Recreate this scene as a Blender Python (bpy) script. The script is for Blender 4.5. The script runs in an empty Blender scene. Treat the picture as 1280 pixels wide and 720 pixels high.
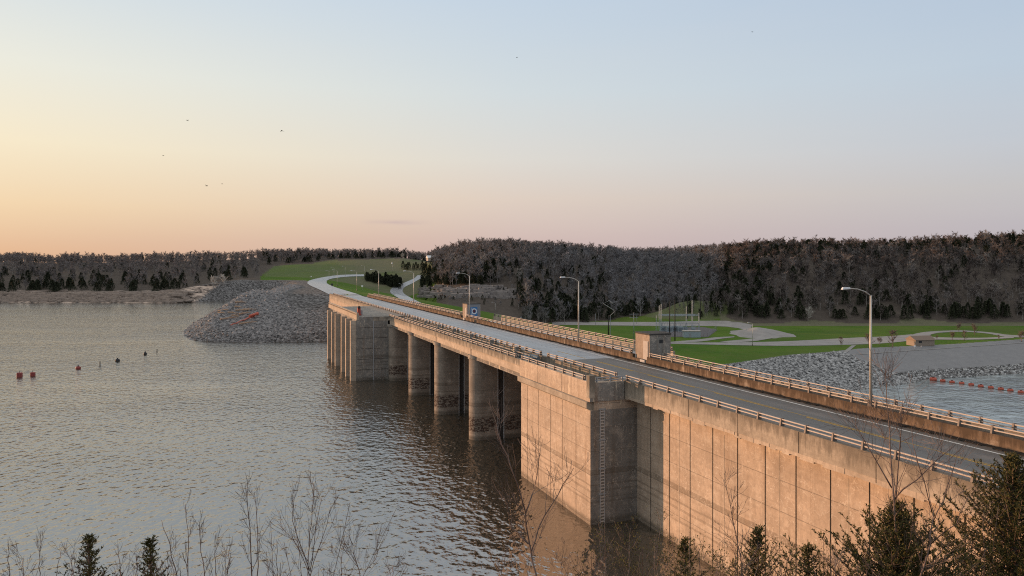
import bpy, bmesh, math, random
import numpy as np
from mathutils import Vector, Matrix, noise as mnoise
from mathutils.bvhtree import BVHTree

R = math.radians
scene = bpy.context.scene
COL = scene.collection
F, HZ, CX, CAMZ = 924.0, 330.0, 640.0, 25.5       # focal length and horizon in photo pixels, camera height over the lake
rnd = random.Random(7)

# ------------------------------------------------------------------ camera, sun, sky
cam_d = bpy.data.cameras.new("camera")
cam = bpy.data.objects.new("camera", cam_d); COL.objects.link(cam)
cam.location = (0, 0, CAMZ); cam.rotation_euler = (R(90), 0, 0)
cam_d.sensor_width = 36; cam_d.lens = 36 * F / 1280
cam_d.shift_y = -(360 - HZ) / 1280
cam_d.clip_start = 0.3; cam_d.clip_end = 12000
scene.camera = cam

SUN_AZ = Vector((-0.929, 0.373, 0)).normalized()
SUN_EL = R(4.6)
sd = bpy.data.lights.new("sun", 'SUN'); so = bpy.data.objects.new("sun", sd); COL.objects.link(so)
to_sun = Vector((SUN_AZ.x * math.cos(SUN_EL), SUN_AZ.y * math.cos(SUN_EL), math.sin(SUN_EL)))
so.rotation_euler = to_sun.to_track_quat('Z', 'Y').to_euler()
so.location = to_sun * 300
sd.energy = 5.0; sd.color = (1.0, 0.56, 0.31); sd.angle = R(0.6)

scene.view_settings.view_transform = 'Standard'
scene.view_settings.look = 'None'
scene.view_settings.exposure = 0.13
scene.view_settings.gamma = 1.0
scene.render.engine = 'CYCLES'
scene.cycles.use_denoising = False
scene.cycles.filter_width = 1.1
scene.cycles.sample_clamp_indirect = 4.0
scene.cycles.max_bounces = 5
scene.cycles.diffuse_bounces = 2
scene.cycles.glossy_bounces = 3

def lin(c):
    return tuple(((v / 255) / 12.92 if v / 255 <= 0.04045 else ((v / 255 + 0.055) / 1.055) ** 2.4) for v in c)

class NT:
    """small helper for node trees"""
    def __init__(s, tree): s.t = tree; s.n = tree.nodes; s.l = tree.links
    def node(s, typ, **kw):
        n = s.n.new(typ)
        for k, v in kw.items():
            if hasattr(n, k) and k not in n.inputs: setattr(n, k, v)
        return n
    def set(s, sock, v):
        if isinstance(v, bpy.types.NodeSocket): s.l.new(v, sock)
        else: sock.default_value = v
    def math(s, op, a, b=0.0, c=None, clamp=False):
        n = s.n.new('ShaderNodeMath'); n.operation = op; n.use_clamp = clamp
        s.set(n.inputs[0], a); s.set(n.inputs[1], b)
        if c is not None: s.set(n.inputs[2], c)
        return n.outputs[0]
    def mix(s, f, a, b, mode='MIX'):
        n = s.n.new('ShaderNodeMix'); n.data_type = 'RGBA'; n.blend_type = mode
        s.set(n.inputs['Factor'], f)
        s.set(n.inputs['A'] if False else n.inputs[6], a if isinstance(a, bpy.types.NodeSocket) else (*a[:3], 1))
        s.set(n.inputs[7], b if isinstance(b, bpy.types.NodeSocket) else (*b[:3], 1))
        return n.outputs[2]
    def ramp(s, f, stops, interp='LINEAR'):
        n = s.n.new('ShaderNodeValToRGB'); r = n.color_ramp; r.interpolation = interp
        while len(r.elements) < len(stops): r.elements.new(0.5)
        for e, (p, c) in zip(r.elements, stops):
            e.position = p; e.color = (*c[:3], 1) if not isinstance(c, (int, float)) else (c, c, c, 1)
        s.set(n.inputs[0], f); return n.outputs[0]
    def noise(s, vec, scale, detail=4, rough=0.55):
        n = s.n.new('ShaderNodeTexNoise'); s.set(n.inputs['Vector'], vec)
        n.inputs['Scale'].default_value = scale; n.inputs['Detail'].default_value = detail; n.inputs['Roughness'].default_value = rough
        return n.outputs[0]
    def vmul(s, v, k):
        n = s.n.new('ShaderNodeVectorMath'); n.operation = 'MULTIPLY'; s.set(n.inputs[0], v); n.inputs[1].default_value = k
        return n.outputs[0]

world = bpy.data.worlds.new("World"); scene.world = world; world.use_nodes = True
w = NT(world.node_tree); w.n.clear()
tc = w.n.new('ShaderNodeTexCoord')
sep = w.n.new('ShaderNodeSeparateXYZ'); w.l.new(tc.outputs['Generated'], sep.inputs[0])
X, Y, Z = sep.outputs
el = w.math('ARCSINE', Z)                       # elevation
eln = w.math('DIVIDE', el, R(40), clamp=True)   # 0..1 over 0..40 degrees
hl = w.math('SQRT', w.math('ADD', w.math('MULTIPLY', X, X), w.math('MULTIPLY', Y, Y)))
ca = w.math('DIVIDE', w.math('ADD', w.math('MULTIPLY', X, SUN_AZ.x), w.math('MULTIPLY', Y, SUN_AZ.y)), hl)
fa = w.math('DIVIDE', w.math('ADD', ca, 0.208), 1.047, clamp=True)
d40 = lambda d: d / 40
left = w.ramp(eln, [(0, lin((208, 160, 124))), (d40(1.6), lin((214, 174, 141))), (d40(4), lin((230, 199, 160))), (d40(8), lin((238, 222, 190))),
                    (d40(13), lin((228, 226, 212))), (d40(20), lin((201, 213, 222))), (0.72, lin((222, 226, 228))), (1, lin((232, 230, 227)))])  # topmost stops of each ramp lie unseen overhead, brightened to light the land
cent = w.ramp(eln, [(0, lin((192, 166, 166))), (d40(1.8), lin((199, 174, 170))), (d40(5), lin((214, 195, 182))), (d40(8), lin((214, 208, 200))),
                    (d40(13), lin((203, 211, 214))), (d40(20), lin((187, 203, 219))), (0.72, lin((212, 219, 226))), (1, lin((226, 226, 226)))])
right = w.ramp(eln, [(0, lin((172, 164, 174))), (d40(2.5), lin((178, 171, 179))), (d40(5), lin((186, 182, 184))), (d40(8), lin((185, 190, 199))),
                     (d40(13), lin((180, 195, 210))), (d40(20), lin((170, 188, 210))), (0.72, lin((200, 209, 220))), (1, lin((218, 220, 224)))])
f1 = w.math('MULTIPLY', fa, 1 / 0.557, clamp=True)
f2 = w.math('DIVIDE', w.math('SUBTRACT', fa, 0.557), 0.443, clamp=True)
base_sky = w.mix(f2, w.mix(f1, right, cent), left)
# faint streak of cloud low over the saddle
az = w.math('ARCTAN2', X, Y)
dn = w.noise(w.vmul(tc.outputs['Generated'], (30, 30, 260)), 1.0, 3)
cm = w.math('MULTIPLY', w.math('SUBTRACT', 1, w.math('ABSOLUTE', w.math('DIVIDE', w.math('SUBTRACT', az, -0.155), 0.05)), clamp=True),
            w.math('SUBTRACT', 1, w.math('ABSOLUTE', w.math('DIVIDE', w.math('SUBTRACT', el, 0.0555), 0.0045)), clamp=True))
cm = w.math('MULTIPLY', cm, w.math('MULTIPLY', dn, 0.9), clamp=True)
base_sky = w.mix(cm, base_sky, lin((176, 150, 160)))
big = w.noise(w.vmul(tc.outputs['Generated'], (3, 3, 26)), 1.0, 3)
base_sky = w.mix(w.math('MULTIPLY', w.math('SUBTRACT', big, 0.45, clamp=True), 0.12), base_sky, lin((226, 212, 205)))
base_sky = w.mix(0.10, base_sky, lin((206, 206, 205)))
nis = w.n.new('ShaderNodeTexSky'); nis.sky_type = 'NISHITA'; nis.sun_disc = False
nis.sun_elevation = SUN_EL; nis.sun_rotation = math.atan2(SUN_AZ.x, SUN_AZ.y)
nis.dust_density = 1.0; nis.ozone_density = 1.5
b1 = w.n.new('ShaderNodeBackground'); w.l.new(nis.outputs[0], b1.inputs[0]); b1.inputs[1].default_value = 0.015
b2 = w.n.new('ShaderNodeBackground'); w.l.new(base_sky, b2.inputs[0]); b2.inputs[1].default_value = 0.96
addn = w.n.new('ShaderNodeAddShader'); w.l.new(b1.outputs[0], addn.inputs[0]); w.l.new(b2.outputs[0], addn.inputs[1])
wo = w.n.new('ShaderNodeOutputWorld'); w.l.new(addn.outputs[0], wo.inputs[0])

# ------------------------------------------------------------------ materials
def new_mat(name):
    m = bpy.data.materials.new(name); m.use_nodes = True
    t = NT(m.node_tree); bs = t.n.get('Principled BSDF'); return m, t, bs

def pos(t):
    g = t.n.new('ShaderNodeNewGeometry'); return g.outputs['Position']

def bump(t, bs, h, strength=0.4, dist=0.05):
    b = t.n.new('ShaderNodeBump'); b.inputs['Strength'].default_value = strength; b.inputs['Distance'].default_value = dist
    t.set(b.inputs['Height'], h); t.l.new(b.outputs[0], bs.inputs['Normal'])

def plain(name, col, rough=0.7, var=0.25, scale=1.5, metal=0.0, local=False):
    m, t, bs = new_mat(name)
    v = pos(t)
    if local: v = t.n.new('ShaderNodeTexCoord').outputs['Object']
    n = t.noise(v, scale, 5)
    c = t.mix(n, tuple(x * (1 - var) for x in col), tuple(min(1, x * (1 + var)) for x in col))
    t.l.new(c, bs.inputs['Base Color']); bs.inputs['Roughness'].default_value = rough; bs.inputs['Specular IOR Level'].default_value = 0.5 if rough < 0.75 else 0.08; bs.inputs['Metallic'].default_value = metal
    return m

def concrete(name, base=(0.46, 0.365, 0.28), lifts=2.3, stain=0.25, brown=0.0, pier=False, water=True):
    m, t, bs = new_mat(name)
    p = pos(t)
    s = t.n.new('ShaderNodeSeparateXYZ'); t.l.new(p, s.inputs[0]); z = s.outputs[2]
    n1 = t.noise(p, 0.35, 5); n2 = t.noise(p, 3.0, 6, 0.65); n3 = t.noise(p, 18.0, 3)
    streak = t.noise(t.vmul(p, (1.6, 1.6, 0.07)), 1.0, 5, 0.65)
    band = t.noise(t.vmul(p, (0.05, 0.05, 1.9)), 1.0, 4, 0.7)
    c = t.mix(t.ramp(n1, [(0.32, 0.0), (0.68, 1.0)]), tuple(x * 0.76 for x in base), tuple(x * 1.12 for x in base))
    c = t.mix(t.math('MULTIPLY', t.ramp(n2, [(0.4, 0.0), (0.7, 1.0)]), 0.65), c, tuple(x * 0.6 for x in base))
    blot = t.noise(t.vmul(p, (0.8, 0.8, 0.9)), 1.0, 7, 0.7)
    c = t.mix(t.math('MULTIPLY', t.ramp(blot, [(0.52, 0.0), (0.7, 1.0)]), 0.5), c, (0.58, 0.50, 0.41))
    c = t.mix(t.math('MULTIPLY', t.ramp(band, [(0.45, 0.0), (0.72, 1.0)]), 0.45), c, tuple(x * 0.62 for x in base))
    c = t.mix(t.math('MULTIPLY', t.ramp(streak, [(0.5, 0.0), (0.72, 1.0)]), stain), c, (0.11, 0.085, 0.06))
    pale = t.noise(t.vmul(p, (2.2, 2.2, 0.16)), 1.3, 6, 0.7)
    c = t.mix(t.math('MULTIPLY', t.ramp(pale, [(0.62, 0.0), (0.75, 1.0)]), 0.35), c, (0.52, 0.48, 0.42))
    if lifts:                                    # horizontal pour joints
        zz = t.math('ADD', z, t.math('MULTIPLY', n2, 0.05))
        fr = t.math('FRACT', t.math('DIVIDE', t.math('ADD', zz, 50.3), lifts))
        ln = t.math('LESS_THAN', fr, 0.028)
        c = t.mix(t.math('MULTIPLY', ln, 0.55), c, (0.10, 0.085, 0.07))
        cell = t.math('FLOOR', t.math('DIVIDE', t.math('ADD', zz, 50.3), lifts))
        wn = t.n.new('ShaderNodeTexWhiteNoise'); wn.noise_dimensions = '1D'; t.l.new(cell, wn.inputs['W'])
        c = t.mix(t.math('MULTIPLY', wn.outputs[0], 0.22), c, tuple(x * 0.55 for x in base))
    if water:                                    # old lake levels leave dark lines
        zn = t.math('ADD', z, t.math('MULTIPLY', t.math('SUBTRACT', n1, 0.5), 0.25))
        for lv, wd, k in ((5.15, 0.26, 0.45), (3.9, 0.09, 0.4), (3.3, 0.12, 0.35), (2.2, 0.1, 0.35)):
            mk = t.math('LESS_THAN', t.math('ABSOLUTE', t.math('SUBTRACT', zn, lv)), wd)
            c = t.mix(t.math('MULTIPLY', t.math('MULTIPLY', mk, k), t.math('ADD', 0.35, streak)), c, (0.09, 0.07, 0.05))
        wet = t.math('DIVIDE', t.math('SUBTRACT', 0.75, zn), 0.3, clamp=True)
        c = t.mix(t.math('MULTIPLY', wet, 0.55), c, (0.07, 0.06, 0.045))
    if pier:
        patch = t.noise(t.vmul(p, (0.9, 0.9, 1.6)), 2.6, 7, 0.75)
        zone = t.math('MULTIPLY', t.math('DIVIDE', t.math('SUBTRACT', z, 0.5), 0.8, clamp=True), t.math('DIVIDE', t.math('SUBTRACT', 4.6, z), 1.5, clamp=True))
        mk = t.math('GREATER_THAN', t.math('MULTIPLY', patch, zone), 0.49)
        c = t.mix(t.math('MULTIPLY', mk, 0.9), c, (0.045, 0.026, 0.02))
    if lifts and water and not pier:
        cr = t.noise(t.vmul(p, (0.55, 0.55, 0.5)), 1.0, 4, 0.6)
        crk = t.math('LESS_THAN', t.math('ABSOLUTE', t.math('SUBTRACT', cr, 0.5)), 0.0045)
        c = t.mix(t.math('MULTIPLY', crk, t.math('MULTIPLY', n2, 0.9)), c, (0.62, 0.55, 0.46))
        lk = t.noise(t.vmul(p, (1.5, 1.5, 0.22)), 1.0, 6, 0.72)
        lz = t.math('MULTIPLY', t.math('DIVIDE', t.math('SUBTRACT', z, 9.4), 2.4, clamp=True), 0.27)
        c = t.mix(t.math('MULTIPLY', t.math('GREATER_THAN', t.math('ADD', lk, lz), 0.86), 0.55), c, (0.66, 0.55, 0.40))
        rust = t.noise(t.vmul(p, (0.9, 0.9, 0.05)), 1.7, 5, 0.6)
        c = t.mix(t.math('MULTIPLY', t.ramp(rust, [(0.58, 0.0), (0.72, 1.0)]), 0.4), c, (0.20, 0.12, 0.065))
    if brown:
        st2 = t.noise(t.vmul(p, (1.1, 1.1, 0.25)), 1.4, 6, 0.7)
        st2 = t.math('ADD', st2, t.math('MULTIPLY', t.math('SUBTRACT', z, 13.35), 0.22))
        c = t.mix(t.math('MULTIPLY', t.ramp(st2, [(0.42, 0.0), (0.6, 1.0)]), brown), c, tuple(x * 0.34 for x in base))
    t.l.new(c, bs.inputs['Base Color']); bs.inputs['Roughness'].default_value = 0.9; bs.inputs['Specular IOR Level'].default_value = 0.15
    bump(t, bs, t.math('ADD', t.math('MULTIPLY', n2, 0.7), t.math('MULTIPLY', n3, 0.3)), 0.45, 0.05)
    return m

M = {}
M['wall'] = concrete('weathered_concrete')
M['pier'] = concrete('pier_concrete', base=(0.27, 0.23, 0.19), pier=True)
M['side'] = concrete('shade_dark_concrete', base=(0.235, 0.22, 0.20), stain=0.5)  # darker copy of the wall concrete, with shade put into its colour
M['parapet'] = concrete('stained_concrete', base=(0.35, 0.30, 0.24), lifts=0, stain=0.3, brown=0.75, water=False)
M['fascia'] = concrete('clean_girder_concrete', base=(0.44, 0.36, 0.28), lifts=0, stain=0.15, brown=0.12, water=False)
M['brown'] = concrete('brown_stained_concrete', base=(0.20, 0.142, 0.098), lifts=0, stain=0.4, brown=0.9, water=False)
M['deck'] = plain('deck_concrete', (0.34, 0.335, 0.33), 0.6, 0.12, 0.5)
M['rail'] = plain('galvanised_rail', (0.37, 0.31, 0.26), 0.5, 0.15, 3, local=False)
M['post'] = plain('rail_post_paint', (0.13, 0.105, 0.09), 0.6, 0.2, 3)
M['lamp'] = plain('lamp_pole_metal', (0.46, 0.43, 0.38), 0.45, 0.1, 2, 0.2)
M['lamphead'] = plain('lamp_head_metal', (0.62, 0.63, 0.64), 0.4, 0.1, 2)
M['joint'] = plain('joint_and_shadow_dark', (0.025, 0.022, 0.02), 0.9)
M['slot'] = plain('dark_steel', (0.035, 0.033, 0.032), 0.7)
M['steel_edge'] = plain('pale_guide_steel', (0.34, 0.34, 0.34), 0.5)
M['machine'] = plain('blue_grey_machine_paint', (0.06, 0.085, 0.10), 0.5, 0.3, 4)
M['red'] = plain('faded_red_paint', (0.35, 0.045, 0.025), 0.6, 0.25, 4)
M['orange'] = plain('orange_plastic', (0.42, 0.08, 0.04), 0.5, 0.2, 3)
M['buoyred'] = plain('red_buoy', (0.22, 0.035, 0.03), 0.6, 0.2, 3)
M['dark'] = plain('near_black', (0.02, 0.02, 0.022), 0.7)
M['white'] = plain('white_paint', (0.72, 0.72, 0.70), 0.6, 0.08)
M['paleblock'] = plain('pale_house_concrete', (0.42, 0.38, 0.34), 0.85, 0.2, 2)
M['housebrick'] = concrete('house_concrete', base=(0.36, 0.29, 0.23), lifts=0, stain=0.35, brown=0.2, water=False)
M['roof'] = plain('dark_flat_roof', (0.07, 0.065, 0.06), 0.85)
M['blue'] = plain('blue_mural', (0.03, 0.15, 0.36), 0.6, 0.15, 3)
M['maroon'] = plain('maroon_mural', (0.10, 0.02, 0.03), 0.6)
M['tanroof'] = plain('brown_shingle', (0.22, 0.165, 0.13), 0.85, 0.2, 2)
M['tanwall'] = plain('tan_block', (0.27, 0.22, 0.175), 0.85, 0.15, 2)
M['greywall'] = plain('shade_grey_wall', (0.22, 0.23, 0.25), 0.8, 0.15, 2)  # grey for wall sides turned from the sun, shade in the colour
M['bluemetal'] = plain('blue_grey_metal', (0.27, 0.32, 0.35), 0.5, 0.2, 2)
M['wood'] = plain('dark_pole_wood', (0.045, 0.04, 0.036), 0.9)
M['greypole'] = plain('grey_pole', (0.26, 0.27, 0.28), 0.7)
M['glass'] = plain('dark_glass', (0.03, 0.04, 0.05), 0.1)
M['stake'] = plain('grey_stake', (0.10, 0.095, 0.09), 0.8)
M['driftwood'] = plain('bleached_driftwood', (0.36, 0.25, 0.17), 0.9, 0.3, 2)
M['fence_steel'] = plain('fence_steel', (0.20, 0.21, 0.22), 0.6)

def road_mat(name, col, seams=None, dark=(0.05, 0.05, 0.05), rough=0.55):
    m, t, bs = new_mat(name); p = pos(t)
    # coordinate along the dam
    sp = t.n.new('ShaderNodeSeparateXYZ'); t.l.new(p, sp.inputs[0])
    across = t.math('ADD', t.math('MULTIPLY', t.math('SUBTRACT', sp.outputs[0], 7.64), 0.934), t.math('MULTIPLY', t.math('SUBTRACT', sp.outputs[1], 72.06), 0.357))
    along = t.math('ADD', t.math('MULTIPLY', t.math('SUBTRACT', sp.outputs[0], 7.64), -0.357), t.math('MULTIPLY', t.math('SUBTRACT', sp.outputs[1], 72.06), 0.934))
    cv = t.n.new('ShaderNodeCombineXYZ'); t.l.new(along, cv.inputs[0]); t.l.new(across, cv.inputs[1])
    v = cv.outputs[0]
    n1 = t.noise(t.vmul(v, (0.05, 1.1, 1)), 1.0, 4); n2 = t.noise(p, 0.4, 5); n3 = t.noise(p, 30, 3)
    c = t.mix(t.ramp(n1, [(0.35, 0.0), (0.65, 1.0)]), tuple(x * 0.78 for x in col), tuple(x * 1.15 for x in col))
    c = t.mix(t.math('MULTIPLY', t.ramp(n2, [(0.45, 0.0), (0.7, 1.0)]), 0.4), c, tuple(x * 0.68 for x in col))
    c = t.mix(t.math('MULTIPLY', n3, 0.25), c, tuple(x * 0.6 for x in col))
    if seams:
        fr = t.math('FRACT', t.math('DIVIDE', t.math('ADD', along, 200.0), seams))
        c = t.mix(t.math('MULTIPLY', t.math('LESS_THAN', fr, 0.03), 0.6), c, dark)
        wn = t.n.new('ShaderNodeTexWhiteNoise'); wn.noise_dimensions = '1D'
        t.l.new(t.math('FLOOR', t.math('DIVIDE', t.math('ADD', along, 200.0), seams)), wn.inputs['W'])
        c = t.mix(t.math('MULTIPLY', wn.outputs[0], 0.3), c, tuple(x * 0.6 for x in col))
    ck = t.noise(t.vmul(v, (0.10, 0.32, 1)), 1.0, 5, 0.62)
    c = t.mix(t.math('MULTIPLY', t.math('LESS_THAN', t.math('ABSOLUTE', t.math('SUBTRACT', ck, 0.5)), 0.0035), 0.6), c, dark)
    wt = t.math('ABSOLUTE', t.math('SUBTRACT', t.math('FRACT', t.math('DIVIDE', t.math('SUBTRACT', across, 7.4), 1.72)), 0.5))
    c = t.mix(t.math('MULTIPLY', t.math('LESS_THAN', wt, 0.2), t.math('MULTIPLY', n1, 0.4)), c, tuple(x * 0.6 for x in col))
    t.l.new(c, bs.inputs['Base Color']); bs.inputs['Roughness'].default_value = rough; bs.inputs['Specular IOR Level'].default_value = 0.35
    bump(t, bs, n3, 0.2, 0.02)
    return m
M['asphalt'] = road_mat('asphalt', (0.122, 0.108, 0.095), None)
M['paleroad'] = road_mat('pale_concrete_road', (0.33, 0.345, 0.365), 9.8, rough=0.42)
M['fieldroad'] = plain('pale_gravel_road', (0.28, 0.262, 0.245), 0.9, 0.35, 0.25)
M['yellow'] = plain('worn_yellow_paint', (0.42, 0.25, 0.06), 0.8, 0.45, 1.2)
M['wline'] = plain('worn_white_paint', (0.62, 0.60, 0.56), 0.8, 0.3, 1.2)
M['gutter'] = plain('gutter_dirt', (0.035, 0.03, 0.026), 0.95, 0.4, 1.5)

def terrain_mat():
    m, t, bs = new_mat('terrain_cover'); p = pos(t)
    a = t.n.new('ShaderNodeAttribute'); a.attribute_name = 'cover'
    s = t.n.new('ShaderNodeSeparateColor'); t.l.new(a.outputs['Color'], s.inputs[0])
    n1 = t.noise(p, 0.03, 6, 0.6); n2 = t.noise(p, 0.35, 5, 0.65); n3 = t.noise(p, 1.6, 4, 0.6)
    floor = t.mix(n2, (0.045, 0.038, 0.032), (0.13, 0.108, 0.09))
    g = t.mix(t.ramp(n1, [(0.35, 0.0), (0.65, 1.0)]), (0.046, 0.118, 0.013), (0.105, 0.178, 0.022))
    g = t.mix(t.math('MULTIPLY', t.ramp(n2, [(0.4, 0.0), (0.7, 1.0)]), 0.6), g, (0.12, 0.130, 0.036))
    g = t.mix(t.math('MULTIPLY', n3, 0.35), g, (0.04, 0.075, 0.014))
    patch = t.noise(p, 0.012, 5, 0.6)
    g = t.mix(t.math('MULTIPLY', t.ramp(patch, [(0.48, 0.0), (0.66, 1.0)]), 0.55), g, (0.10, 0.115, 0.035))
    dry = t.mix(n2, (0.10, 0.105, 0.06), (0.185, 0.16, 0.12))
    g = t.mix(a.outputs['Alpha'], g, t.mix(t.ramp(n1, [(0.5, 0.0), (0.7, 0.7)]), dry, (0.06, 0.095, 0.03)))
    vor = t.n.new('ShaderNodeTexVoronoi'); t.l.new(p, vor.inputs['Vector']); vor.inputs['Scale'].default_value = 0.9
    vc = t.n.new('ShaderNodeSeparateColor'); t.l.new(vor.outputs['Color'], vc.inputs[0])
    rk = t.mix(vc.outputs[0], (0.10, 0.098, 0.098), (0.28, 0.268, 0.26))
    rk = t.mix(t.ramp(vor.outputs['Distance'], [(0.35, 0.0), (0.75, 1.0)]), rk, (0.03, 0.03, 0.03))
    rk = t.mix(t.math('MULTIPLY', n1, 0.4), rk, (0.14, 0.125, 0.11))
    st = t.noise(t.vmul(p, (0.09, 0.09, 0.55)), 1.0, 5, 0.7)
    bl = t.mix(t.ramp(t.math('ADD', t.math('MULTIPLY', st, 0.6), t.math('MULTIPLY', n2, 0.4)), [(0.44, 0.0), (0.56, 1.0)]), (0.035, 0.03, 0.028), (0.52, 0.41, 0.33))
    c = t.mix(s.outputs[0], floor, g)
    smooth_ = t.mix(n2, (0.19, 0.187, 0.187), (0.285, 0.277, 0.272))
    rk = t.mix(t.math('MULTIPLY', t.math('SUBTRACT', s.outputs[1], 0.5, clamp=True), 2.0), smooth_, rk)
    c = t.mix(t.math('MULTIPLY', s.outputs[1], 2.0, clamp=True), c, rk)
    c = t.mix(s.outputs[2], c, bl)
    t.l.new(c, bs.inputs['Base Color']); bs.inputs['Roughness'].default_value = 0.95; bs.inputs['Specular IOR Level'].default_value = 0.04
    h = t.math('ADD', t.math('MULTIPLY', vor.outputs['Distance'], -1.0), n3)
    bump(t, bs, h, 0.6, 0.35)
    return m
M['terrain'] = terrain_mat()

def water_mat(name, base, sc=1.0, strength=0.85, dist=0.35, rough=0.06, ior=1.5, flow=False):
    m, t, bs = new_mat(name); p = pos(t)
    pv = t.n.new('ShaderNodeMapping'); t.l.new(p, pv.inputs['Vector'])
    pv.inputs['Rotation'].default_value = (0, 0, R(16)); pv.inputs['Scale'].default_value = (1.0 * sc, 0.72 * sc, 1)
    v = pv.outputs[0]
    a = t.noise(v, 0.62, 1.5, 0.45); b = t.noise(v, 1.9, 2, 0.5); g = t.noise(t.vmul(p, (0.012, 0.03, 1)), 1.0, 4, 0.6); lo = t.noise(v, 0.2, 2, 0.5)
    wv = t.math('ADD', t.math('MULTIPLY', a, 1.0), t.math('MULTIPLY', b, 0.2))
    wv = t.math('ADD', wv, t.math('MULTIPLY', lo, 0.8))
    wv = t.math('MULTIPLY', wv, t.math('ADD', 0.1, t.math('MULTIPLY', g, 1.9)))
    bs.inputs['Base Color'].default_value = (*base, 1); bs.inputs['Roughness'].default_value = rough
    if flow:
        fl = t.noise(t.vmul(p, (0.05, 0.16, 1)), 1.0, 6, 0.65)
        t.l.new(t.mix(t.ramp(fl, [(0.42, 0.0), (0.68, 1.0)]), tuple(x * 0.7 for x in base), tuple(x * 2.2 for x in base)), bs.inputs['Base Color'])
    bs.inputs['IOR'].default_value = ior
    bump(t, bs, wv, strength, dist)
    return m
M['water'] = water_mat('lake_water', (0.040, 0.033, 0.022), 1.9, 1.0, 0.20, 0.03, 3.9)
M['tail'] = water_mat('tailwater', (0.15, 0.165, 0.155), 0.7, 0.8, 0.22, 0.15, 1.9, True)

def leaf_mat(name, a, b, rough=0.8, scale=1.2):
    m, t, bs = new_mat(name); p = pos(t)
    c = t.mix(t.ramp(t.noise(p, scale, 4), [(0.35, 0.0), (0.65, 1.0)]), a, b)
    oi = t.n.new('ShaderNodeObjectInfo')
    c = t.mix(t.math('MULTIPLY', oi.outputs['Random'], 0.35), c, tuple(x * 0.6 for x in a))
    t.l.new(c, bs.inputs['Base Color']); bs.inputs['Roughness'].default_value = rough
    bs.inputs['Specular IOR Level'].default_value = 0.05
    return m
M['cedar'] = leaf_mat('cedar_foliage', (0.034, 0.042, 0.028), (0.068, 0.074, 0.042))
M['cedar_near'] = leaf_mat('near_cedar_foliage', (0.055, 0.055, 0.020), (0.115, 0.100, 0.040), scale=3)
M['bark'] = leaf_mat('bare_bark', (0.14, 0.126, 0.122), (0.26, 0.235, 0.225), scale=0.08)
M['bark_red'] = leaf_mat('sun_reddened_bark', (0.165, 0.122, 0.106), (0.26, 0.19, 0.158), scale=0.08)  # low sun on the crest trees, put into the bark colour
M['bark_dark'] = leaf_mat('dark_bare_bark', (0.10, 0.084, 0.078), (0.185, 0.158, 0.145), scale=0.08)
M['bark_grey'] = leaf_mat('grey_bare_bark', (0.165, 0.160, 0.165), (0.29, 0.28, 0.285), scale=0.08)
M['blossom'] = leaf_mat('pale_blossom', (0.42, 0.40, 0.36), (0.62, 0.59, 0.54), scale=0.5)
M['bark_pale'] = leaf_mat('pale_bark', (0.27, 0.245, 0.225), (0.38, 0.35, 0.32), scale=0.5)
M['twig'] = leaf_mat('sapling_bark', (0.125, 0.090, 0.080), (0.23, 0.175, 0.145), scale=3)
M['bud'] = leaf_mat('green_buds', (0.075, 0.075, 0.025), (0.12, 0.105, 0.035), scale=3)
M['stone'] = leaf_mat('riprap_stone', (0.10, 0.097, 0.097), (0.35, 0.335, 0.325), scale=0.9)
M['stone_pale'] = leaf_mat('pale_riprap_stone', (0.05, 0.05, 0.051), (0.62, 0.61, 0.59), scale=0.9)
M['ledge'] = plain('rock_ledge', (0.24, 0.215, 0.20), 0.9, 0.5, 0.5)
M['shoreledge'] = plain('shore_rock_ledge', (0.30, 0.245, 0.205), 0.9, 0.75, 0.35)
M['bird'] = plain('bird_feather', (0.02, 0.018, 0.017), 0.8)

# ------------------------------------------------------------------ object helpers
def link(o, parent=None):
    COL.objects.link(o)
    if parent is not None: o.parent = parent
    return o

def tag(o, label=None, cat=None, group=None, kind=None):
    if label: o['label'] = label
    if cat: o['category'] = cat
    if group: o['group'] = group
    if kind: o['kind'] = kind
    return o

def thing(name, label, cat, loc=(0, 0, 0), rz=0.0, group=None):
    o = bpy.data.objects.new(name, None); o.location = loc; o.rotation_euler = (0, 0, rz); o.empty_display_size = 0.3
    link(o); return tag(o, label, cat, group)

def dup(root, loc=None, rz=None, label=None, scale=None):
    r = root.copy(); link(r)
    if loc is not None: r.location = loc
    if rz is not None: r.rotation_euler = (0, 0, rz)
    if scale is not None: r.scale = scale if isinstance(scale, tuple) else (scale,) * 3
    if label: r['label'] = label
    for ch in list(root.children):
        c = ch.copy(); link(c, r)
        for g in list(ch.children):
            d = g.copy(); link(d, c)
    return r

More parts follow.
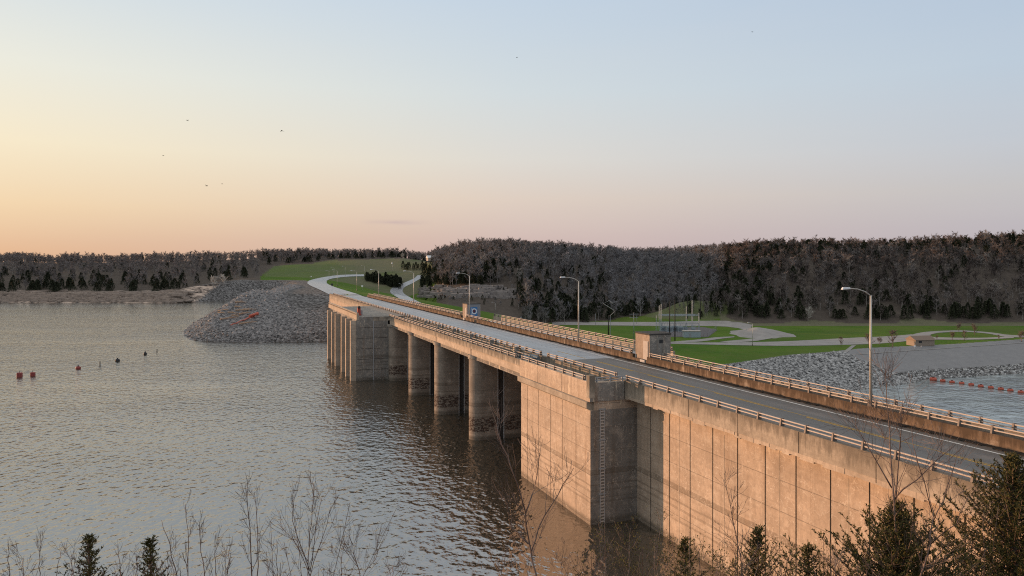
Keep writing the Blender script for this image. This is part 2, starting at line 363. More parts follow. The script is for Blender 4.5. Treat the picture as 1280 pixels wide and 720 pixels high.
class MB:
    def __init__(s): s.v = []; s.f = []
    def add(s, vs, fs):
        o = len(s.v); s.v += [tuple(p) for p in vs]; s.f += [tuple(i + o for i in f) for f in fs]; return s
    def hexa(s, b, t):         # bottom ring, top ring (4 pts each, ccw seen from above)
        return s.add(list(b) + list(t), [(3, 2, 1, 0), (4, 5, 6, 7), (0, 1, 5, 4), (1, 2, 6, 5), (2, 3, 7, 6), (3, 0, 4, 7)])
    def box(s, a, b, fn=None):
        (x0, y0, z0), (x1, y1, z1) = a, b
        p = [(x0, y0, z0), (x1, y0, z0), (x1, y1, z0), (x0, y1, z0), (x0, y0, z1), (x1, y0, z1), (x1, y1, z1), (x0, y1, z1)]
        if fn: p = [fn(*q) for q in p]
        return s.hexa(p[:4], p[4:])
    def prism(s, poly, z0, z1, fn=None, cap=True):
        n = len(poly); vs = [(x, y, z0) for x, y in poly] + [(x, y, z1) for x, y in poly]
        if fn: vs = [fn(*q) for q in vs]
        fs = [(i, (i + 1) % n, n + (i + 1) % n, n + i) for i in range(n)]
        if cap: fs += [tuple(range(n - 1, -1, -1)), tuple(range(n, 2 * n))]
        return s.add(vs, fs)
    def tube(s, pts, rad, n=6, cap=True):
        pts = [Vector(p) for p in pts]; k = len(pts)
        if not isinstance(rad, (list, tuple)): rad = [rad] * k
        o = len(s.v); up = None
        for i, p in enumerate(pts):
            d = (pts[min(i + 1, k - 1)] - pts[max(i - 1, 0)]); d = d.normalized() if d.length > 1e-9 else Vector((0, 0, 1))
            if up is None or abs(up.dot(d)) > 0.95:
                up = Vector((0, 0, 1)) if abs(d.z) < 0.9 else Vector((1, 0, 0))
            a = d.cross(up).normalized(); b = d.cross(a).normalized()
            for j in range(n):
                th = 2 * math.pi * j / n
                s.v.append(tuple(p + (a * math.cos(th) + b * math.sin(th)) * rad[i]))
        for i in range(k - 1):
            for j in range(n):
                s.f.append((o + i * n + j, o + i * n + (j + 1) % n, o + (i + 1) * n + (j + 1) % n, o + (i + 1) * n + j))
        if cap and n > 2:
            s.f.append(tuple(o + j for j in range(n))[::-1]); s.f.append(tuple(o + (k - 1) * n + j for j in range(n)))
        return s
    def mesh(s, name):
        me = bpy.data.meshes.new(name); me.from_pydata(s.v, [], s.f); me.update(); return me
    def build(s, name, mat, parent=None, smooth=False, bev=0.0, label=None):
        """world-space vertices -> object, local to the parent's base"""
        if parent is not None:
            mi = parent_world(parent).inverted(); s.v = [tuple(mi @ Vector(p)) for p in s.v]
        return self_build(s, name, mat, parent, smooth, bev, label)
    def build_local(s, name, mat, parent=None, smooth=False, bev=0.0, label=None):
        return self_build(s, name, mat, parent, smooth, bev, label)

def parent_world(o):
    m = Matrix.Translation(o.location) @ o.rotation_euler.to_matrix().to_4x4()
    return parent_world(o.parent) @ m if o.parent else m

def self_build(s, name, mat, parent, smooth, bev, label):
    me = s.mesh(name)
    bm = bmesh.new(); bm.from_mesh(me); bmesh.ops.recalc_face_normals(bm, faces=bm.faces)
    if bev:
        es = [e for e in bm.edges if len(e.link_faces) == 2 and e.calc_face_angle(0) > 0.6]
        bmesh.ops.bevel(bm, geom=es, offset=bev, segments=1, affect='EDGES', clamp_overlap=True)
    bm.to_mesh(me); bm.free()
    if smooth: me.shade_smooth()
    me.materials.append(M[mat] if isinstance(mat, str) else mat)
    o = bpy.data.objects.new(name, me); link(o, parent)
    if label: o['label'] = label
    return o

def np_mesh(name, V, Fa, mat, parent=None, smooth=False):
    me = bpy.data.meshes.new(name)
    k = Fa.shape[1]
    me.vertices.add(len(V)); me.vertices.foreach_set('co', V.astype(np.float32).ravel())
    me.loops.add(Fa.size); me.loops.foreach_set('vertex_index', Fa.astype(np.int32).ravel())
    me.polygons.add(len(Fa)); me.polygons.foreach_set('loop_start', np.arange(0, Fa.size, k, dtype=np.int32))
    me.update(calc_edges=True)
    me.polygons.foreach_set('use_smooth', np.full(len(Fa), smooth))
    for m_ in (mat if isinstance(mat, list) else [mat]): me.materials.append(M[m_])
    o = bpy.data.objects.new(name, me); link(o, parent); return o

# dam frame: s runs along the dam away from the camera, w runs downstream, z up from the lake
OX, OY = 7.64, 72.06
DX, DY, NX, NY = -0.357, 0.934, 0.934, 0.357
def T(s, w_, z): return (OX + s * DX + w_ * NX, OY + s * DY + w_ * NY, z)
DAM_RZ = math.atan2(DY, DX)          # direction of +s
N_RZ = math.atan2(NY, NX)

# ------------------------------------------------------------------ terrain
def seg_dist(px, py, poly):
    d = np.full(px.shape, 1e9); inside = np.zeros(px.shape, bool); n = len(poly)
    for i in range(n):
        ax, ay = poly[i]; bx, by = poly[(i + 1) % n]
        ex, ey = bx - ax, by - ay; L = ex * ex + ey * ey
        t = np.clip(((px - ax) * ex + (py - ay) * ey) / L, 0, 1)
        d = np.minimum(d, np.hypot(px - ax - t * ex, py - ay - t * ey))
        c = ((ay > py) != (by > py)) & (px < (bx - ax) * (py - ay) / (by - ay + 1e-12) + ax)
        inside ^= c
    return np.where(inside, d, -d)

def sst(x): x = np.clip(x, 0, 1); return x * x * (3 - 2 * x)

LAND = [T(186, 4, 0)[:2], (-61, 245), (-80, 241.5), (-97, 243.5), (-107, 249), (-115, 262), (-122, 277), (-130.5, 300), (-138, 324), (-143, 347), (-148, 380), (-154, 420), (-165, 480), (-186, 537),
        (-205, 515), (-224, 483), (-262, 488), (-300, 486), (-345, 491), (-420, 486), (-500, 490), (-620, 480), (-900, 470), (-1600, 400), (-1700, 4000), (4000, 4000), (4000, -3000),
        (-3000, -3000), (-3000, -600), (-600, -100), (-300, 10), (-120, 36), (-60, 42), (-20, 40), (5, 44), (17, 60), T(-12, 4, 0)[:2]]
TAILP = [(40, 85), (44, 190), (62, 215), (95, 240), (124, 264), (140, 272), (162, 286), (207, 301), (300, 345), (520, 440), (560, 100), (90, 50)]
KU = [-4000, -400, 210, 300, 325, 345, 430, 500, 530, 545, 560, 580, 600, 640, 690, 740, 780, 830, 860, 890, 915, 940, 1000, 1100, 1200, 1280, 1500, 4000]
KF = [505, 505, 505, 545, 590, 610, 610, 600, 540, 440, 400, 385, 385, 395, 425, 455, 470, 478, 472, 452, 441, 440, 440, 440, 440, 440, 440, 440]
KA = [14, 14, 14, 16, 19, 23, 28, 32.7, 29, 20, 19, 19, 20, 21, 20, 17, 15, 13, 14, 17, 19, 20, 20, 20, 21, 22, 22, 22]      # ground half way up
KAD = [610, 610, 610, 650, 780, 830, 830, 830, 820, 640, 560, 540, 530, 530, 550, 590, 625, 640, 625, 555, 518, 515, 515, 515, 515, 515, 515, 515]
KT = [25, 25, 27, 31, 33, 34, 35, 34, 29, 31, 33, 37, 39, 39.5, 37.5, 34, 32.5, 33, 33.5, 34.5, 35, 35, 37, 37.5, 40, 41, 42, 42]
KTD = [790, 790, 800, 880, 960, 980, 990, 1000, 1000, 800, 730, 710, 700, 700, 715, 760, 810, 820, 820, 735, 645, 625, 620, 620, 610, 610, 610, 610]

def height(x, y, hills=True):
    x = np.asarray(x, float); y = np.asarray(y, float)
    s = (x - OX) * DX + (y - OY) * DY; w_ = (x - OX) * NX + (y - OY) * NY
    dl = seg_dist(x, y, LAND)
    slp = 0.36 + 0.16 * sst((y - 320) / 80)
    emb = np.where(dl > 0, np.minimum(13.0, slp * dl), np.maximum(-6, 0.3 * dl))
    emb = np.where((dl > 0) & (y < 345) & (y > 200) & (w_ < 12), np.minimum(np.minimum(13.0, 0.62 * dl), 1.6 + 0.165 * np.maximum(0, y - 243)), emb)
    blu = np.where(dl > 0, 5.0 * sst(dl / 20) + np.minimum(dl, 300) * 0.012, np.maximum(-6, 0.3 * dl))
    tb = sst((-205 - x) / 45)
    up = emb * (1 - tb) + blu * tb
    dn_far = np.interp(w_, [20, 25, 45, 62, 74, 90, 108], [13.2, 12.7, 10, 6.5, 3, -4, -10])
    dn_near = np.interp(w_, [4, 8, 18], [13, 0, -10])
    ts = sst((s - 110) / 80)
    dn = dn_near * (1 - ts) + dn_far * ts
    dt = -seg_dist(x, y, TAILP)
    tail = np.maximum(-22, -19 + 0.33 * dt)
    z = np.minimum(np.minimum(up, dn), tail)
    k = np.interp(x, [0, 26], [0.60, 0.40])
    cut = 12.55 + np.maximum(0, np.maximum(3.2 - w_, w_ - 19)) * 0.9
    near = np.minimum(23.6 - k * np.maximum(0, y - 2) - np.maximum(0, w_ - 19) * 0.5, cut)
    z = np.where(y < 120, np.maximum(z, near), z)
    if hills:
        m = (y > 300) & (dl > 0)
        yy = np.where(m, y, 1000.0)
        u = np.clip(CX + F * x / yy, -4000, 4000)
        f_, a_, ad, t_, td = (np.interp(u, KU, q) for q in (KF, KA, KAD, KT, KTD))
        b = z
        q1 = b + (a_ - b) * np.clip((yy - f_) / (ad - f_), 0, 1) ** 1.15
        q2 = a_ + (t_ - a_) * sst((yy - ad) / (td - ad)) * 1.0
        q2 = a_ + (t_ - a_) * (0.5 * sst((yy - ad) / (td - ad)) + 0.5 * np.clip((yy - ad) / (td - ad), 0, 1))
        zh = np.where(yy < ad, q1, q2)
        zh = np.where(yy < f_, b, zh)
        nz = (np.sin(x * 0.031 + 1.3) * np.sin(y * 0.023 + 0.4) + 0.5 * np.sin(x * 0.083 + y * 0.05)) * 1.6
        zh = zh + 11.5 * np.exp(-((x - 113) / 21) ** 2 - ((y - 472) / 17) ** 2)
        zh = zh + nz * np.clip((yy - f_) / 90, 0, 1)
        z = np.where(m, zh, z)
    return z

ang = np.concatenate([np.linspace(-180, -48, 60)[:-1], np.linspace(-48, 48, 660), np.linspace(48, 180, 60)[1:-1]])
rad = np.concatenate([np.geomspace(1.5, 200, 110)[:-1], np.linspace(200, 330, 110)[:-1], np.linspace(330, 720, 190)[:-1], np.geomspace(720, 3600, 60)])
A, RR = np.meshgrid(np.radians(ang), rad, indexing='ij')
# radius measured along the view axis in front, so rows stay level
cosA = np.maximum(np.cos(A), 0.55)
GX = RR * np.sin(A) / cosA; GY = RR * np.cos(A) / cosA
GZ = height(GX, GY)
jit = np.sin(GX * 1.7 + GY * 0.9) * np.sin(GX * 0.6 - GY * 1.3)
na, nr = GX.shape
Vt = np.stack([GX, GY, GZ], -1).reshape(-1, 3)
idx = np.arange(na * nr).reshape(na, nr)
i2 = np.vstack([idx, idx[:1]])
Ft = np.stack([i2[:-1, :-1], i2[1:, :-1], i2[1:, 1:], i2[:-1, 1:]], -1).reshape(-1, 4)[:, ::-1]
terrain = np_mesh('ground', Vt, Ft, 'terrain', smooth=True); tag(terrain, 'valley ground of grass, riprap and woodland floor round the dam', 'ground', kind='structure')
# land cover
px, py, pz = Vt.T
s_ = (px - OX) * DX + (py - OY) * DY; w__ = (px - OX) * NX + (py - OY) * NY
dl = seg_dist(px, py, LAND); dtl = -seg_dist(px, py, TAILP)
uu = np.clip(CX + F * px / np.where(py > 60, py, 60), -4000, 4000)
ff = np.interp(uu, KU, KF)
wob = np.sin(px * 0.11) * 4 + np.sin(py * 0.19 + px * 0.07) * 3
grass = ((py > 200) & (uu > 480) & (py < ff + 2 + wob)) | ((uu > 326) & (uu < 545) & (py < np.interp(uu, [326, 345, 545], [700, 845, 850]) + wob) & (py > 200)) | ((py > 200) & (uu > 330) & (py < ff))
grass &= dl > 0
rip = ((dl < 37.5) & (px > -228) & (w__ < 20) & (py > 150)) | ((dtl < 29) & (py > 120))
rip |= dl < -0.5
rip |= (w__ < 14) & (s_ > 235) & (uu < 416) & (py < 430)
rip |= (w__ < 3.9) & (s_ > 150) & (py < 425) & (dl < 75)
bluff = (px <= -214) & (dl < 23 + wob * 0.6) & (py > 300)
grass &= ~rip & ~bluff
dry = np.where((uu > 330) & (uu < 545) & (py > 640), np.clip((uu - 330) / 120, 0.45, 1) * 0.85, 0.0)
dry = np.maximum(dry, np.where((uu > 900) & (py > ff - 16) & (py < ff + 10), 0.9, 0))
ripv = np.where((dtl < 29) & (py > 120) & (dtl > 7) & (px > 168 - (py - 262) * .9), 0.5, 1.0) * rip
kn = np.exp(-((px - 113) / 25) ** 2 - ((py - 472) / 22) ** 2)
grass |= kn > 0.3
dry = np.maximum(dry, np.where(kn > 0.3, 0.6, 0))
cov = np.stack([grass * 1.0, ripv, bluff * 1.0, dry], -1).astype(np.float32)
at = terrain.data.attributes.new('cover', 'FLOAT_COLOR', 'POINT'); at.data.foreach_set('color', cov.ravel())

BVH = BVHTree.FromPolygons([tuple(v) for v in Vt.tolist()], Ft.tolist())
EYE = Vector((0, 0, CAMZ))
def hit(u, v, dmin=60.0):
    d = Vector(((u - CX) / F, 1.0, -(v - HZ) / F)); st = EYE + d * dmin
    h = BVH.ray_cast(st, d.normalized(), 4000)
    return h[0]
def drop(x, y):
    h = BVH.ray_cast(Vector((x, y, 400)), Vector((0, 0, -1)), 900)
    return h[0].z if h[0] else 0.0
def at_z(u, v, z):
    D = (CAMZ - z) * F / (v - HZ); return Vector(((u - CX) / F * D, D, z))
def at_d(u, v, D): return Vector(((u - CX) / F * D, D, CAMZ - (v - HZ) / F * D))

# ------------------------------------------------------------------ water
def sheet(name, poly, z, mat, label):
    me = bpy.data.meshes.new(name); bm = bmesh.new()
    f = bm.faces.new([bm.verts.new((x, y, z)) for x, y in poly]); bmesh.ops.triangulate(bm, faces=[f])
    bmesh.ops.recalc_face_normals(bm, faces=bm.faces)
    if bm.faces[:][0].normal.z < 0: bmesh.ops.reverse_faces(bm, faces=bm.faces[:])
    bm.to_mesh(me); bm.free(); me.materials.append(M[mat]); o = bpy.data.objects.new(name, me); link(o)
    return tag(o, label, name.split('_')[0], kind='structure')
sheet('lake_water', [T(-60, 8, 0)[:2], T(150, 8, 0)[:2], T(240, 8, 0)[:2], (-110, 440), (-130, 700), (-1650, 1200), (-1650, -400), (-200, -60), (0, 0), (30, 30)], 0.0, 'water', 'rippled grey lake upstream of the dam')
sheet('tailwater', [(30, 60), (30, 250), (60, 290), (200, 330), (560, 480), (700, 100), (90, 30)], -19.0, 'tail', 'grey green river water below the dam')

# ------------------------------------------------------------------ the dam
ZT, ZR, ZB = 13.95, 13.1, 12.1          # parapet top, road, underside of the deck edge
dam = thing('dam', 'long weathered concrete dam carrying a two lane road across the lake outlet', 'dam', T(0, 0, 0))
SPLIT = {'road_parapet', 'walkway', 'walkway_parapet', 'pedestal', 'service_rail', 'downstream_wall', 'guide', 'joint'}
def part(name, mat, boxes, parent=dam, bev=0.0, label=None, smooth=False):
    if name in SPLIT:
        for q in boxes[1:]:
            b = MB(); b.box(*q, T); b.build(name, mat, parent, smooth, bev, label)
        boxes = boxes[:1]
    b = MB()
    for a, c in boxes: b.box(a, c, T)
    return b.build(name, mat, parent, smooth, bev, label)

# near monolith: lower block, ledge, upper block
mono = part('monolith', 'wall', [((0, 0, -14), (18.3, 5.0, 11.2)), ((0, 5.0, -14), (18.3, 16, 12.05)), ((0.001, 0.405, 11.201), (18.299, 4.999, 12.05))])
b = MB()
prof = [(0.0, 11.2), (-0.32, 11.42), (-0.32, 12.0), (0.0, 12.05), (0.4, 12.05), (0.4, 11.2)]
vs = [T(0.2, a, c) for a, c in prof] + [T(18.7, a, c) for a, c in prof]
n = len(prof)
b.add(vs, [(i, (i + 1) % n, n + (i + 1) % n, n + i) for i in range(n)] + [tuple(range(n)), tuple(range(n, 2 * n))[::-1]])
b.build('ledge', 'parapet', mono)
part('upper_block', 'wall', [((-0.10, -0.12, 12.051), (18.45, 0.32, ZT + 0.02)), ((-0.10, 0.321, 12.051), (0.35, 3.7, ZT - 0.05)), ((0.36, 0.322, 12.051), (18.4, 3.7, 13.3))], mono)
part('corner_pillar', 'parapet', [((-0.125, -0.16, 12.4), (0.55, 0.45, 14.62))], mono, 0.03)
for s0 in (3.2, 6.4, 9.6, 12.9, 16.3):
    part('joint', 'joint', [((s0 - 0.035, -0.006, -2), (s0 + 0.035, 0.05, 11.15))], mono)
for s0 in (6.4, 12.9):
    part('joint', 'joint', [((s0 - 0.02, -0.128, 12.06), (s0 + 0.02, -0.05, 13.9))], mono)
b = MB()
for z0 in (9.35, 7.05, 4.7, 2.5): b.box((-0.008, 0.4, z0), (-0.001, 4.9, z0 + 0.05), T)
b.build('joint', 'joint', mono)
part('side_face', 'side', [((-0.012, 0.02, -4), (0.0, 5.19, 11.19)), ((-0.115, -0.1, 12.06), (-0.101, 3.7, ZT - 0.06))], mono)  # thin sheet over the face turned from the sun, its shade painted in

# retaining wall toward the camera
wall = part('retaining_wall', 'wall', [((-75, 5.2, -14), (-0.02, 9, 12.98))])
for k in range(22):
    s0 = -2.6 - 3.27 * k
    part('joint', 'joint', [((s0 - 0.05, 5.188, -3), (s0 + 0.05, 5.25, 12.05))], wall)
for k in range(5):                       # slim drain ribs between panels
    s0 = -7.4 - 6.54 * k
    part('drain_rib', 'fascia', [((s0 - 0.06, 5.185, -2), (s0 + 0.06, 5.24, 11.9 - (k % 2) * 0.5))], wall)
# overhanging parapet with a broken, spalled lower lip
pw = part('parapet', 'parapet', [((-75, 3.8, ZB + 0.35), (-0.13, 4.2, ZT))], wall)
b = MB(); rl = random.Random(3); s0 = -75.0
while s0 < -0.2:
    s1 = min(-0.14, s0 + rl.uniform(0.5, 1.4)); zz = ZB + rl.uniform(-0.05, 0.12); ww = 3.78 + rl.uniform(-0.02, 0.05)
    b.box((s0, ww, zz), (s1, 5.15, ZB + 0.349), T); s0 = s1 + 0.002
b.build('lip', 'fascia', pw)
for k in range(11):
    s0 = -4.4 - 6.54 * k
    part('joint', 'joint', [((s0 - 0.025, 3.793, ZB + 0.1), (s0 + 0.025, 3.9, ZT - 0.02))], pw)

# roadway slab, inner parapets and walkway
part('deck_slab', 'side', [((-75, 4.2, 12.4), (19, 15.6, ZR - 0.02)), ((19.01, 0.45, 11.6), (97, 22.4, 12.3)), ((19.02, 4.2, 12.301), (97, 15.6, ZR - 0.021)), ((97.01, 4.2, 9), (232, 15.6, ZR - 0.02)),
                           ((0.4, 3.701, 12.3), (18.9, 4.19, ZR - 0.03))])
part('inner_parapet', 'parapet', [((-0.10, 3.81, 12.06), (232, 4.2, ZT))])
part('road_parapet', 'brown', [((-75, 15.6, 12.3), (15.25, 16.0, ZT)), ((18.75, 15.6, 12.3), (90.85, 16.0, ZT)), ((94.35, 15.6, 12.3), (215, 16.0, ZT)), ((15.26, 15.6, 12.3), (18.74, 15.9, 13.5)), ((90.86, 15.6, 12.3), (94.34, 15.9, 13.5))])
part('walkway', 'deck', [((-75, 16.001, 12.8), (15.0, 17.6, 13.35)), ((18.76, 16.001, 12.31), (90.8, 22.0, 12.9)), ((94.4, 16.001, 12.8), (215, 17.6, 13.35))])
part('walkway_parapet', 'parapet', [((-75, 17.601, 11.5), (15.2, 17.9, ZT)), ((94.4, 17.601, 11.5), (215, 17.9, ZT))])
part('downstream_parapet', 'fascia', [((19.2, 22.001, 11.5), (90.5, 22.3, ZT))], label='pale downstream parapet beyond the gate bays')
part('downstream_wall', 'wall', [((-75, 9.01, -22), (-0.5, 17.5, 12.39)), ((97.02, 8.0, -14), (232, 17.5, 12.3))])

# bridge over the spillway: fascia girders, piers with caps, gates
G0 = [18.46, 38.3, 57.8, 77.3, 97.0]
for i in range(4):
    a, c = G0[i] + (0.02 if i == 0 else 0.22), G0[i + 1] - 0.22
    part('girder', 'fascia', [((a, 0.06, 12.25), (c, 0.5, 13.18))])
    part('fascia', 'parapet', [((G0[i] + 0.015, -0.05, 13.181), (G0[i + 1] - 0.015, 0.42, ZT))])
b = MB()
for q in (24.6, 30.8, 44, 50.2, 63.5, 69.7, 83, 89.2): b.box((q - 0.02, -0.056, 13.2), (q + 0.02, 0.0, ZT - 0.02), T)
b.build('joint', 'joint', dam)
def pier(sc):
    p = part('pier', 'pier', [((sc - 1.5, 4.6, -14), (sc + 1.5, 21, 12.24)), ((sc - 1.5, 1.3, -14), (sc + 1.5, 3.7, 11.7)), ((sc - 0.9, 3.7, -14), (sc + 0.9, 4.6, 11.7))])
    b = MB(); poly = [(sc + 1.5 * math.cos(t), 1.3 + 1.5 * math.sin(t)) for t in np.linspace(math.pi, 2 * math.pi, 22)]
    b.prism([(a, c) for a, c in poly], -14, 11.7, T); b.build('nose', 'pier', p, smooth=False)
    b = MB(); poly = [(sc + 1.68 * math.cos(t), 1.3 + 1.66 * math.sin(t)) for t in np.linspace(math.pi, 2 * math.pi, 22)] + [(sc + 1.68, 4.5), (sc - 1.68, 4.5)]
    b.prism(poly, 11.701, 12.24, T); b.build('cap', 'side', p)
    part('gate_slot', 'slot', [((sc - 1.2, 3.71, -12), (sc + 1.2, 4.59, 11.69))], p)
    part('guide', 'steel_edge', [((sc - 1.53, 3.62, -12), (sc - 1.4, 3.74, 11.65)), ((sc - 1.53, 4.56, -12), (sc - 1.4, 4.68, 11.65))], p)
    return p
for sc in (38.3, 57.8, 77.3, 96.6): pier(sc)
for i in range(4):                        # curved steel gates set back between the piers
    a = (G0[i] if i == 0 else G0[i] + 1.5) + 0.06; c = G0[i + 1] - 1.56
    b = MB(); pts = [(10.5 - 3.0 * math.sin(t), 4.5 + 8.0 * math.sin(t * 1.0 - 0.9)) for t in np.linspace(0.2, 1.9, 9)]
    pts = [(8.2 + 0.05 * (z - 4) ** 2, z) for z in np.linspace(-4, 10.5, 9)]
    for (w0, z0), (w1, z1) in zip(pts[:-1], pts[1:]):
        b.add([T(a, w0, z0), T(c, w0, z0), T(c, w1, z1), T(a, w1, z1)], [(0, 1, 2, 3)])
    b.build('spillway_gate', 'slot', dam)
part('pedestal', 'side', [((q - 0.3, 2.9, 12.3), (q + 0.3, 3.5, 14.35)) for q in (28.3, 38.3, 48, 57.8, 67.5, 77.3, 87)])
part('service_rail', 'rail', [((20, 3.05, z0), (96.5, 3.15, z0 + 0.09)) for z0 in (13.35, 13.75)])
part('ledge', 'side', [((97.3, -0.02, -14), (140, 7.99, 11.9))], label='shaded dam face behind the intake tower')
part('upstream_wall', 'wall', [((140.2, 3.81, -14), (232, 7.99, 12.05))])

# intake tower
tower = thing('intake_tower', 'square concrete intake tower with tall vertical fins standing in the lake against the dam', 'intake tower', T(98.3, -8, 0))
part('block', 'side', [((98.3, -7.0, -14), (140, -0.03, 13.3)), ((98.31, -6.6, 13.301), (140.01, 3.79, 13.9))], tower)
part('ledge', 'parapet', [((98.27, -3.3, 13.0), (99.2, 3.6, 13.85))], tower)
for s0 in (98.4, 105.4, 112.6, 123.4, 130.5, 138.4):
    part('fin', 'fascia', [((s0, -8.2, -14), (s0 + 1.1, -7.01, 13.1))], tower)
b = MB()
for s0, s1 in ((99.6, 105.3), (106.6, 112.5), (113.8, 123.3), (124.6, 130.4), (131.7, 138.3)): b.box((s0, -7.05, -12), (s1, -6.99, 12.6), T)
b.build('trash_rack', 'slot', tower)
gz = part('edge_girder', 'fascia', [((98.2, -6.95, 13.31), (147, -6.45, 14.75))], tower)
b = MB()
for k in range(38): b.box((98.9 + k * 1.28, -6.99, 14.35), (99.35 + k * 1.28, -6.94, 14.62), T)
b.build('post_shadow_row', 'joint', gz)  # rail post shadows, painted along the girder as dark marks
part('pipe', 'greypole', [((98.2, -3.35, -1), (98.29, -3.15, 13.0))], tower)
b = MB()
for z0 in (11.5, 9.2, 6.9, 4.6, 2.3): b.box((98.29, -6.9, z0), (98.3, -0.1, z0 + 0.07), T)
b.build('joint', 'joint', tower)
hoist = thing('winch', 'red painted winch standing at the corner of the intake tower roof', 'winch', T(103.5, -5.6, 13.9))
b = MB(); b.box((103, -6.1, 13.9), (104, -5.1, 14.2), T); b.box((103.15, -5.95, 14.2), (103.85, -5.25, 15.6), T); b.build('housing', 'red', hoist, bev=0.05)
b = MB(); b.tube([T(102.9, -5.6, 15.75), T(104.1, -5.6, 15.75)], 0.3, 10); b.build('drum', 'dark', hoist)
b = MB(); b.box((104.5, -5.2, 13.9), (105.2, -4.6, 15.0), T); b.build('control_box', 'greypole', hoist)

# hoist machine in the slot behind the near railing
mc = thing('gate_hoist', 'blue grey gate hoist machine between the railings above the first gate', 'hoist', T(20.5, 2.0, 13.31))
b = MB(); b.box((19.2, 1.1, 12.31), (22.6, 3.0, 12.9), T); b.build('base_frame', 'machine', mc)
b = MB(); b.tube([T(19.6, 1.9, 13.5), T(22.2, 1.9, 13.5)], 0.5, 14); b.build('drum', 'machine', mc)
b = MB(); b.box((20.3, 2.3, 12.91), (21.6, 3.1, 14.1), T); b.box((19.3, 1.3, 12.91), (19.5, 2.5, 14.0), T); b.box((22.3, 1.3, 12.91), (22.5, 2.5, 14.0), T); b.build('gearbox', 'machine', mc, bev=0.04)
b = MB(); b.tube([T(18.9, 2.5, 13.9), T(20.2, 2.5, 13.9)], 0.22, 10); b.build('motor', 'machine', mc)

# staff gauge on the shaded side of the near monolith
ga = thing('staff_gauge', 'white ladder like water level gauge fixed to the shaded side of the dam', 'gauge', T(-0.03, 1.2, 0))
b = MB(); b.box((-0.07, 1.03, 0.1), (-0.013, 1.10, 11.3), T); b.box((-0.07, 1.50, 0.1), (-0.013, 1.57, 11.3), T); b.build('frame', 'steel_edge', ga)
b = MB()
for k in range(37): b.box((-0.06, 1.101, 0.2 + 0.3 * k), (-0.02, 1.499, 0.33 + 0.3 * k), T)
b.build('board', 'paleblock', ga)
b = MB()
for z0 in (2.9, 5.4, 8.2, 11.2): b.box((-0.09, 0.9, z0), (-0.014, 1.65, z0 + 0.12), T)
b.build('bracket', 'greypole', ga)

# ------------------------------------------------------------------ railings
def railing(w0, s0, s1, label, zb=ZT, spacing=2.44, group='railings along the dam', flip=1, endpost=True):
    g = thing('railing', label, 'railing', T(s0, w0, zb), 0, group)
    n = max(2, int(round((s1 - s0) / spacing)) + 1)
    me = None
    for i in range(n):
        s = s0 + (s1 - s0) * i / (n - 1)
        if me is None:
            b = MB()
            lo = [T(s - 0.08, w0 - 0.22, zb), T(s + 0.08, w0 - 0.22, zb), T(s + 0.08, w0 + 0.16, zb), T(s - 0.08, w0 + 0.16, zb)]
            hi = [T(s - 0.07, w0 - 0.12, zb + 0.56), T(s + 0.07, w0 - 0.12, zb + 0.56), T(s + 0.07, w0 + 0.13, zb + 0.56), T(s - 0.07, w0 + 0.13, zb + 0.56)]
            b.hexa(lo, hi); p0 = b.build('post', 'post', g, bev=0.01); me = p0
        else:
            p = me.copy(); link(p, g); p.location = Vector(T(s, w0, 0)) - Vector(T(s0, w0, 0))
    for z0 in (zb + 0.19, zb + 0.43):
        b = MB(); b.box((s0 - 0.3, w0 - 0.10, z0), (s1 + 0.3, w0 + 0.0, z0 + 0.085), T); b.build('rail', 'rail', g, bev=0.015)
    return g
railing(4.0, -73.2, -0.3, 'two bar railing along the lakeside edge of the road above the pale wall panels')
railing(4.0, 2.1, 19.2, 'two bar railing behind the staff gauge block, along the road', )
railing(4.0, 21.6, 96.8, 'inner lakeside railing of the road over the spillway piers')
railing(4.0, 99.2, 221, 'long road railing running past the intake tower to the rock mound', spacing=2.44)
railing(0.15, 1.6, 18.2, 'outermost railing on top of the big sunlit block')
railing(0.15, 20.4, 97, 'outermost lakeside railing along the bridge above the round piers')
railing(15.8, -73, 14.6, 'far side road railing near the tall lamp by the river')
railing(15.8, 19.4, 90.3, 'far side road railing between the two small concrete houses')
railing(15.8, 95.2, 213, 'far side road railing beyond the house with the blue mural')
railing(17.75, -73, 14.4, 'outer walkway railing facing the river buoys')
railing(22.15, 19.8, 90, 'downstream railing set apart from the road, in front of the green field')
railing(17.75, 95.2, 213, 'outer walkway railing in front of the curved access road')
g = thing('railing', 'short grey railing across the top of the shaded block side', 'railing', T(-0.05, 1.9, ZT - 0.05), 0, 'railings along the dam')
for wq in (0.75, 2.2, 3.55):
    b = MB(); b.box((0.02, wq - 0.06, ZT - 0.05), (0.2, wq + 0.06, ZT + 0.45), T); b.build('post', 'greypole', g)
for z0 in (ZT + 0.1, ZT + 0.36):
    b = MB(); b.box((0.05, 0.46, z0), (0.14, 3.7, z0 + 0.09), T); b.build('rail', 'greypole', g)

